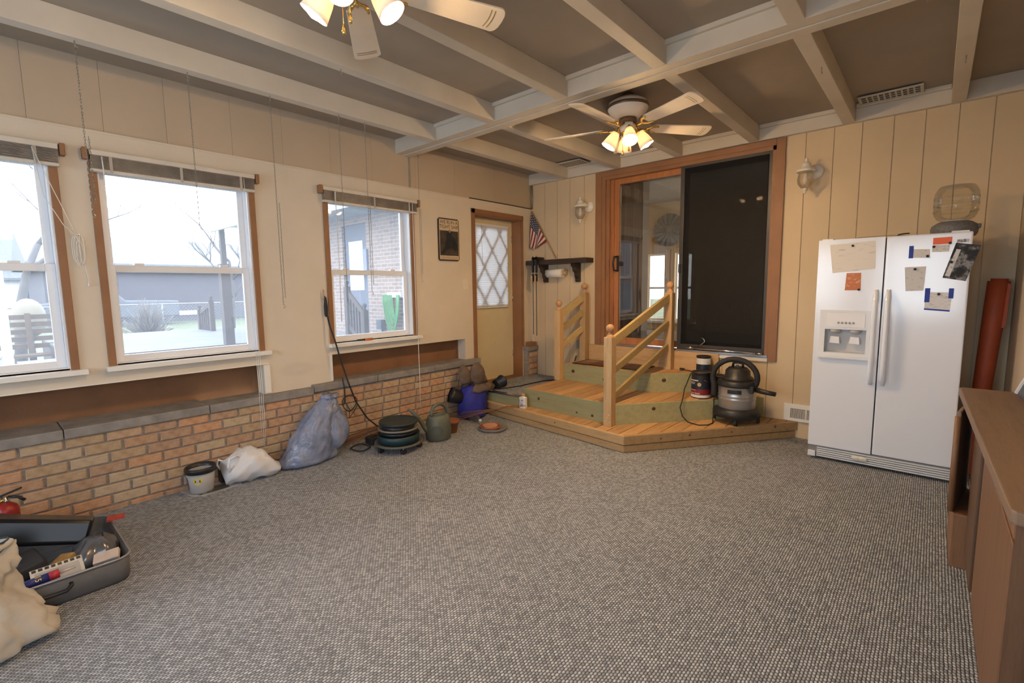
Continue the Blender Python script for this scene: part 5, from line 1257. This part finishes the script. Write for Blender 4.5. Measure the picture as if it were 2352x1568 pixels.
bp2 = thing('black_nursery_pot', 'black nursery pot lying on the deck behind the blue pail', 'flower pot', (-4.05, 4.22, Z1))
G().lathe([(.06, 0), (.075, .12), (.08, .12), (.08, .135), (.001, .13)], (-4.06, 4.28, ZL+.062), 22, Matrix.Rotation(-1.35, 3, 'X')).build('pot_wall', m_black, bp2)

# bundle of thin stakes by the wall and twigs on the deck
m_stk = wood('bamboo stake', (.30, .15, .07), (.17, .08, .04), 'y', .6)
for i in range(9):
    y = 2.28+.06*hash1(i); z = .012+.012*i*.9; x = -4.325+.012*hash1(i*2.3)
    tag(G().cyl((x, y, z), (x-.008, y+.62+.12*hash1(i+9), z+.05+.03*hash1(i*5)), .005, n=6).build('garden_stake', m_stk), 'thin brown garden stake in the bundle along the brick wall', 'stake', 'garden stakes in a bundle')
for i in range(5):
    a = Vector((-4.06+.04*hash1(i*3), 3.58+.025*i, .04+.02*i)); b_ = Vector((-3.66+.06*i, 4.08+.05*hash1(i*7), Z1+.02+.008*i))
    tag(G().cyl(a, b_, .004, n=6).build('thin_twig', m_stk), 'thin tan twig leaning on the deck edge in front of the blue pail', 'twig', 'twigs in front of the blue pail')
tag(G().box(-4.26, 2.55, 0, -4.14, 2.68, .07).build('black_tray', m_blackm, bevel=.012), 'small black box between the sack and the plant dolly', 'box')
tag(G().tube([(-4.15+.10*math.cos(a), 2.43+.09*math.sin(a), .012+.006*math.sin(a*3)) for a in [i*2*PI/22 for i in range(22)]], .007, 6, closed=True).build('cable_coil', m_blackm), 'black cable coil on the carpet between sack and dolly', 'cable')

# extension cord hung at the window
ec = thing('extension_cord', 'black extension cord hanging from the window casing down to the floor', 'cord', (-4.3, 2.3, .1))
G().tube([(-4.375, 2.262, 1.50), (-4.372, 2.27, 1.36), (-4.35, 2.285, 1.22), (-4.315, 2.31, 1.08), (-4.30, 2.36, .849), (-4.30, 2.425, .632), (-4.30, 2.495, .434), (-4.28, 2.60, .248), (-4.24, 2.72, .12), (-4.16, 2.80, .012)], .0075, 8).build('cable', m_blackm, ec)
G().lathe([(.008, 0), (.016, .02), (.018, .10), (.012, .16), (.008, .19)], (-4.375, 2.27, 1.30), 12).build('connector', m_blackm, ec)
G().cyl((-4.376, 2.255, 1.47), (-4.376, 2.255, 1.56), .008).build('hook', mat('tan hook', (.5, .35, .2), .5), ec)
sdv = thing('screwdriver', 'orange handled screwdriver lying on the window sill', 'screwdriver', (-4.37, 2.66, ZS))
G().cyl((-4.362, 2.58, ZS+.012), (-4.36, 2.66, ZS+.012), .009).build('shaft', m_black, sdv)
G().cyl((-4.36, 2.66, ZS+.012), (-4.358, 2.75, ZS+.012), .012).build('handle', mat('orange handle', (.55, .17, .04), .4), sdv)

# hooks and chains under the first beam
m_chain = mat('dull chain steel', (.42, .39, .34), .4, .8, var=.1)
def chain(x, y, z0, z1, label, double=0):
    t = thing('hanging_chain', label, 'chain', (x, y, z0), group='hanging plant chains')
    G().tube([(x, y, z0), (x, y, z0-.025), (x, y+.010, z0-.035), (x, y+.014, z0-.025)], .003, 6).build('ceiling_hook', m_chain, t)
    g = G(); z = z0-.03; k = 0; zz = []
    while z > z1: zz.append((0, z)); z -= .0175
    if double:
        z = z0-.03-double
        while z > z1+.05: zz.append((.018, z)); z -= .0175
    for dy, z in zz:
        k += 1; c = Vector((x, y+dy, z)); h = Vector((1, 0, 0)) if k % 2 else Vector((0, 1, 0))
        g.tube([c+h*.0042*math.cos(a)+Vector((0, 0, .011*math.sin(a))) for a in [i*PI/3 for i in range(6)]], .0014, 4, closed=True)
    g.build('links', m_chain, t)
    G().tube([(x, y, z1), (x, y+.012, z1-.015), (x, y+.01, z1-.03), (x, y-.004, z1-.025)], .0025, 5).build('end_hook', m_chain, t)
chain(-3.79, .545, ZBEAM, 2.03, 'doubled steel chain hanging before the wall left of the middle window', .5)
chain(-3.79, 1.098, ZBEAM, 1.99, 'steel chain hanging in front of the wide middle window')
chain(-3.79, 1.623, ZBEAM, 1.45, 'long steel chain hanging between the middle window and the next', .75)
chain(-3.79, 2.169, ZBEAM, 1.45, 'steel chain hanging before the left part of the last window')
chain(-3.79, 2.411, ZBEAM, 1.54, 'doubled steel chain hanging before the centre of the last window', .6)
chain(-4.231, 3.317, ZBEAM-.006, 1.66, 'steel chain hanging from the cross beam near the sign', .55)
for x, y, lab in ((-3.0, 1.75, 'on the second ceiling beam'), (-.66, 3.9, 'on the beam nearest the ceiling vent'), (.055, 4.35, 'on the beam above the refrigerator'), (-.12, 3.3, 'under the right part of the cross beam')):
    tag(G().tube([(x, y, ZBEAM-.006), (x, y, ZBEAM-.03), (x, y+.012, ZBEAM-.045), (x, y+.02, ZBEAM-.032)], .0032, 6).build('screw_hook', m_chain), 'small empty screw hook ' + lab, 'hook', 'empty screw hooks')
# plastic loop of cord hanging between the windows
pl = thing('cord_bundle', 'looped clear plastic cord hanging on a nail between the windows', 'cord', (-4.38, .54, 1.95))
for k in range(4):
    G().tube([(-4.386+.004*k, .535+.012*(k-1.5)+(.013+.003*(k % 3))*math.sin(a), 1.85-.012*(k % 3)+(.085+.012*(k % 2))*math.cos(a)) for a in [i*2*PI/18 for i in range(18)]], .0024, 5, closed=True).build('loop', m_cord, pl)
G().tube([(-4.388, .56, 1.76), (-4.388, .568, 1.66), (-4.388, .57, 1.62)], .003, 6).build('tail', m_cord, pl)
G().lathe([(.003, 0), (.006, .006), (.006, .022), (.003, .028)], (-4.388, .57, 1.60), 10).build('toggle', m_cord, pl)
G().cyl((-4.40, .545, 1.945), (-4.37, .545, 1.95), .003).build('nail', m_steel, pl)

# ================================================================ OUTSIDE
m_grass = mat('winter grass', (.062, .072, .034), .95, var=.3, vs=1.5)
st(G().box(-60, -40, -.2, -4.63, 60, -.1).build('ground_outside', m_grass))
m_deckw = wood('weathered deck', (.078, .08, .086), (.045, .046, .05), 'y', .8)
dk = thing('outdoor_deck', 'weathered grey wooden deck outside the middle window', 'deck', (-11.5, 3.4, -.1))
for i in range(30):
    x = -14.45+i*.16
    G().box(x, 1.0, .56, x+.15, 4.6, .60).build('deck_board', m_deckw, dk)
G().box(-9.66, 1.0, .0, -9.62, 4.6, .60).build('fascia', mat('brown deck fascia', (.035, .02, .017), .8), dk)
G().box(-14.45, 1.0, -.1, -9.66, 1.06, .56).build('skirt', mat('brown deck fascia', (.035, .02, .017), .8), dk)
m_rl = mat('brown stained rail', (.035, .024, .022), .8, var=.15)
def stair_rail(x, y, zt, drop, L_, label):
    t = thing('outdoor_railing', label, 'railing', (x, y, .6), group='outdoor stair railings')
    for k, (dx, dz) in enumerate(((0, 0), (L_, -drop))):
        p = G().box(x+dx-.05, y-.05, -.1+.7*(k == 0), x+dx+.05, y+.05, zt+dz).build('post', m_rl, t)
        G().lathe([(.04, 0), (.02, .03), (.045, .08), (.04, .11), (.001, .135)], (x+dx, y, zt+dz), 12).build('post_cap', m_rl, p)
    for o_ in (-.08, -.75): G().beam((x, y, zt+o_), (x+L_, y, zt-drop+o_), .04, .09).build('rail', m_rl, t)
    for i in range(1, 6):
        f = i/6; G().beam((x+L_*f, y, zt-.75-drop*f), (x+L_*f, y, zt-.08-drop*f), .035, .035).build('baluster', m_rl, t)
stair_rail(-13.3, 3.95, 1.35, .25, -.9, 'brown stair railing on the far side of the outdoor deck')
stair_rail(-8.75, 5.0, 1.62, .45, .6, 'brown stair railing by the house steps seen through the last window')
tag(G().box(-9.75, 3.05, .60, -9.6, 3.2, 2.05).build('patio_post', m_rl), 'tall brown patio post on the outdoor deck', 'post')
ptc = thing('patio_cover', 'pale patio cover over the far deck end', 'patio cover', (-13, 6, 3))
G().box(-15, 4.6, 3.35, -10.6, 8.2, 3.5).build('roof', mat('pale patio roof', (.60, .66, .68), .7), ptc)
G().box(-15, 4.55, 3.18, -10.6, 4.62, 3.36).build('fascia', mat('pale blue fascia', (.5, .62, .66), .7), ptc)
for x in (-14.9, -10.7): G().box(x, 4.75, -.1, x+.12, 4.87, 3.35).build('post', m_rl, ptc)
nh = thing('neighbour_house', 'low brick neighbour house with dark roof seen through the middle window', 'house', (-33, 6, -.1))
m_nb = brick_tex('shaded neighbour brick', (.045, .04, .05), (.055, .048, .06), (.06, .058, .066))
G().box(-42, 2.6, -.1, -33, 24, 3.0).build('wall', m_nb, nh)
m_rf = mat('grey shingle roof', (.085, .09, .10), .9, var=.25, vs=8)
G().prism([(-43, 2.95), (-32.4, 2.95), (-32.4, 3.12), (-37.5, 4.9), (-43, 3.12)], 2.0, 24.6, 'xz').build('roof', m_rf, nh)
G().box(-32.99, 7.9, .25, -32.94, 9.1, .5).build('basement_vent', mat('white vent', (.5, .5, .5), .7), nh)
for y in (12.5, 17.0): 
    wv = G().box(-32.99, y, .95, -32.93, y+1.5, 2.0).build('window', mat('white trim outside', (.62, .62, .62), .7), nh)
    G().box(-32.93, y+.08, 1.0, -32.92, y+.71, 1.95).build('pane', m_black, wv); G().box(-32.93, y+.79, 1.0, -32.92, y+1.42, 1.95).build('pane', m_black, wv)
fc = thing('chain_link_fence', 'grey chain link fence in front of the neighbour house', 'fence', (-27, 5, -.1))
m_fc = mat('galvanised fence', (.15, .155, .165), .5, .4)
for y in (-9, -6, -3, 0, 3, 6, 9, 12): G().cyl((-27, y, -.1), (-27, y, 1.05), .035, n=8).build('fence_post', m_fc, fc)
G().cyl((-27, -9, 1.03), (-27, 13, 1.03), .03, n=8).build('top_rail', m_fc, fc)
g = G()
for i in range(150):
    y = -9+i*.145
    for s_ in (1, -1):
        y2 = y+s_*1.05
        if -9 <= y2 <= 13: g.beam((-27, y, -.05), (-27, y2, 1.0), .008, .008)
o = g.build('wire_mesh', m_fc, fc); o['kind'] = 'stuff'
def bare_tree(x, y, h, label, seed, r0=.13):
    rnd = random.Random(seed); t = thing('bare_tree', label, 'tree', (x, y, -.1), group='bare trees outside')
    m_b = mat('grey bark', (.055, .048, .048), .9, var=.2)
    tr_ = G(); br = G()
    def grow(p, d, L, r, lv):
        n = 4; pts = [p]; 
        for i in range(n):
            d = (d+Vector((rnd.uniform(-.18, .18), rnd.uniform(-.18, .18), rnd.uniform(-.02, .14)))).normalized(); pts.append(pts[-1]+d*L/n)
        (tr_ if lv == 0 else br).tube(pts, r, 6 if lv < 2 else 4, taper=lambda t_: 1-.5*t_)
        if lv < 4:
            for k in range(4 if lv < 2 else 3):
                q = pts[rnd.randint(1 if lv else 2, n)]; dd = (d*.6+Vector((rnd.uniform(-1, 1), rnd.uniform(-1, 1), rnd.uniform(.0, .7)))).normalized()
                grow(q, dd, L*rnd.uniform(.5, .72), r*.45, lv+1)
    grow(Vector((x, y, -.1)), Vector((.05, .05, 1)), h, r0, 0)
    tr_.build('trunk', m_b, t); br.build('branches', m_b, t)
bare_tree(-16.5, .75, 3.0, 'bare tree branching behind the left edge window', 3, .12)
bare_tree(-20, 6.6, 2.8, 'thin bare tree behind the right side of the middle window', 11, .10)
sb_ = thing('garden_shrub', 'round leafless shrub in front of the neighbour house', 'shrub', (-21, 4.2, -.1))
g = G(); rnd = random.Random(5)
for i in range(260):
    a = rnd.uniform(0, 2*PI); e = rnd.uniform(.15, 1.5); L_ = rnd.uniform(.7, 1.5); d = Vector((math.cos(a)*math.cos(e)*.7, math.sin(a)*math.cos(e)*.7, math.sin(e)))
    g.tube([Vector((-21, 4.2, -.1)), Vector((-21, 4.2, -.1))+d*L_*.6, Vector((-21, 4.2, -.1))+d*L_+Vector((rnd.uniform(-.2, .2), rnd.uniform(-.2, .2), 0))], .012, 4)
g.build('twigs', mat('grey brown twig', (.075, .066, .062), .9), sb_)
# house wing with door, hose and steps seen through the last window
hw = thing('house_wing', 'pale brick house wing with a grey door outside the last window', 'house', (-8, 5.7, -.1))
m_wing = brick_tex('pale pink brick', (.165, .11, .09), (.22, .16, .13), (.26, .245, .235))
cells('y', 5.63, 5.85, -10.9, -4.63, -.1, 3.15, [(-9.95, -9.0, .62, 2.95)]).build('wall', m_wing, hw)
G().box(-10.95, 4.75, 3.1, -4.63, 5.85, 3.2).box(-10.95, 4.72, 3.05, -4.63, 4.76, 3.3).build('soffit', mat('grey blue soffit', (.20, .23, .28), .8), hw)
dw = G().box(-9.95, 5.68, .62, -9.0, 5.72, 2.95).build('door', mat('grey blue door', (.06, .07, .10), .6), hw)
G().box(-9.75, 5.665, 1.55, -9.2, 5.68, 2.6).build('door_glass', mat('pale door glass', (.45, .55, .62), .3), dw)
G().box(-10.1, 4.4, -.1, -8.75, 5.63, .60).build('stoop', mat('grey stoop', (.16, .15, .16), .8), hw)
G().box(-9.05, 5.58, 1.95, -8.93, 5.63, 2.4).build('porch_lamp', mat('blue grey lamp', (.10, .12, .18), .5), hw)
gh = thing('garden_hose', 'bright green garden hose coiled on the house wall', 'hose', (-8.05, 5.56, 1.1))
m_gh = mat('bright green hose', (.025, .15, .04), .5, var=.1)
for k in range(8):
    w_ = .07+.028*k; zb_ = 1.02-.05*k+.06*hash1(k)
    G().tube([(-7.97-w_*math.cos(a)*(.6+.4*abs(math.cos(a))), 5.56-.012*k, 1.45+(1.45-zb_)*-math.sin(a)) for a in [i_*PI/14 for i_ in range(15)]], .017, 6).build('loop', m_gh, gh)
G().box(-8.2, 5.55, 1.4, -7.75, 5.63, 1.5).build('hanger', mat('pale hanger', (.6, .62, .6), .6), gh)
tag(G().box(-8.55, 5.5, .75, -8.38, 5.60, .95).cyl((-8.42, 5.56, -.1), (-8.42, 5.56, .75), .025).build('outdoor_outlet', mat('dark outlet', (.05, .06, .08), .5)), 'dark outdoor outlet box on a stake by the house wall', 'outlet')
# left window view: lattice, bench, picnic table, parked truck, far houses
ltc = thing('white_lattice', 'white lattice panel with a post outside the left edge window', 'lattice', (-9.0, .25, -.1))
m_wo = mat('white outdoor paint', (.40, .42, .46), .7)
G().box(-9.05, .24, -.1, -8.93, .34, 2.0).build('post', m_wo, ltc)
for i in range(14):
    for s_ in (1, -1):
        y0_ = -.9+i*.13; poly = clip(clip([(y0_, 0), (y0_+.03, 0), (y0_+.03+s_*.9, 1.5), (y0_+s_*.9, 1.5)], 1, 0, .24), -1, 0, .9)
        if len(poly) > 2: G().prism(poly, -9.0+.01*(s_ > 0), -8.99+.01*(s_ > 0), 'yz').build('slat', m_wo, ltc)
pbn = thing('garden_bench', 'brown slatted garden bench outside the left edge window', 'bench', (-13, 1.0, -.1))
m_bn = mat('brown bench wood', (.055, .032, .017), .8, var=.2)
for z in (.52, .66, .80, .94, 1.08): G().box(-13.05, -.3, z, -13.0, 1.3, z+.09).build('slat', m_bn, pbn)
for y in (-.25, .7, 1.2): G().box(-12.98, y, -.1, -12.9, y+.08, 1.2).build('bench_leg', m_bn, pbn)
for x in (-12.85, -12.7, -12.55): G().box(x, -.3, .40, x+.12, 1.3, .44).build('slat', m_bn, pbn)
pic_t = thing('picnic_table', 'weathered plank table outside the left edge window', 'table', (-9.3, 1.0, -.1))
for i in range(6): G().box(-10.4+i*.19, .42, .50, -10.4+i*.19+.18, 1.28, .54).build('plank', m_deckw, pic_t)
G().box(-9.26, .42, .36, -9.22, 1.28, .54).build('apron', mat('brown deck fascia', (.1, .06, .05)), pic_t)
for y in (.5, 1.15): G().box(-10.2, y, -.1, -9.4, y+.08, .5).build('leg', m_deckw, pic_t)
bbq = thing('kettle_grill', 'pale round covered grill outside the left edge window', 'grill', (-14.5, .85, -.1))
G().sph((-14.5, .85, 1.05), .30, .28, .42).build('cover', mat('beige cover', (.14, .12, .085), .8), bbq)
G().cyl((-14.5, .85, -.1), (-14.5, .85, .7), .05).build('leg', m_black, bbq)
fh = thing('far_house', 'distant house with grey roof and white gable beyond the left edge window', 'house', (-45, 1, -.1))
G().box(-52, -12, -.1, -46, 16, 2.6).build('wall', mat('white far siding', (.50, .50, .52), .8), fh)
G().prism([(-53, 2.5), (-45.5, 2.5), (-45.5, 2.65), (-49, 5.4), (-53, 2.65)], -13, 17, 'xz').build('roof', m_rf, fh)
for y in (-2, .3, 2.4, 4.6): G().box(-46, y, .9, -45.95, y+1.3, 2.0).build('window', m_lblnavy, fh)
ptk = thing('parked_truck', 'dark parked pickup truck beyond the left edge window', 'truck', (-30, 3.2, -.1))
m_tk = mat('dark truck paint', (.05, .055, .07), .3)
G().prism([(2.1, .35), (7.4, .35), (7.4, 1.15), (5.2, 1.2), (4.6, 1.85), (3.2, 1.85), (2.9, 1.2), (2.1, 1.1)], -31.6, -29.9, 'yz').build('body', m_tk, ptk, bevel=.06)
for y in (3.1, 6.4):
    for x in (-31.5, -29.9): G().cyl((x-.1, y, .22), (x+.1, y, .22), .33, n=18).build('wheel', m_black, ptk)
G().prism([(3.3, 1.25), (4.95, 1.25), (4.5, 1.75), (3.35, 1.75)], -29.9, -29.88, 'yz').build('side_window', mat('grey truck glass', (.3, .33, .36), .2), ptk)
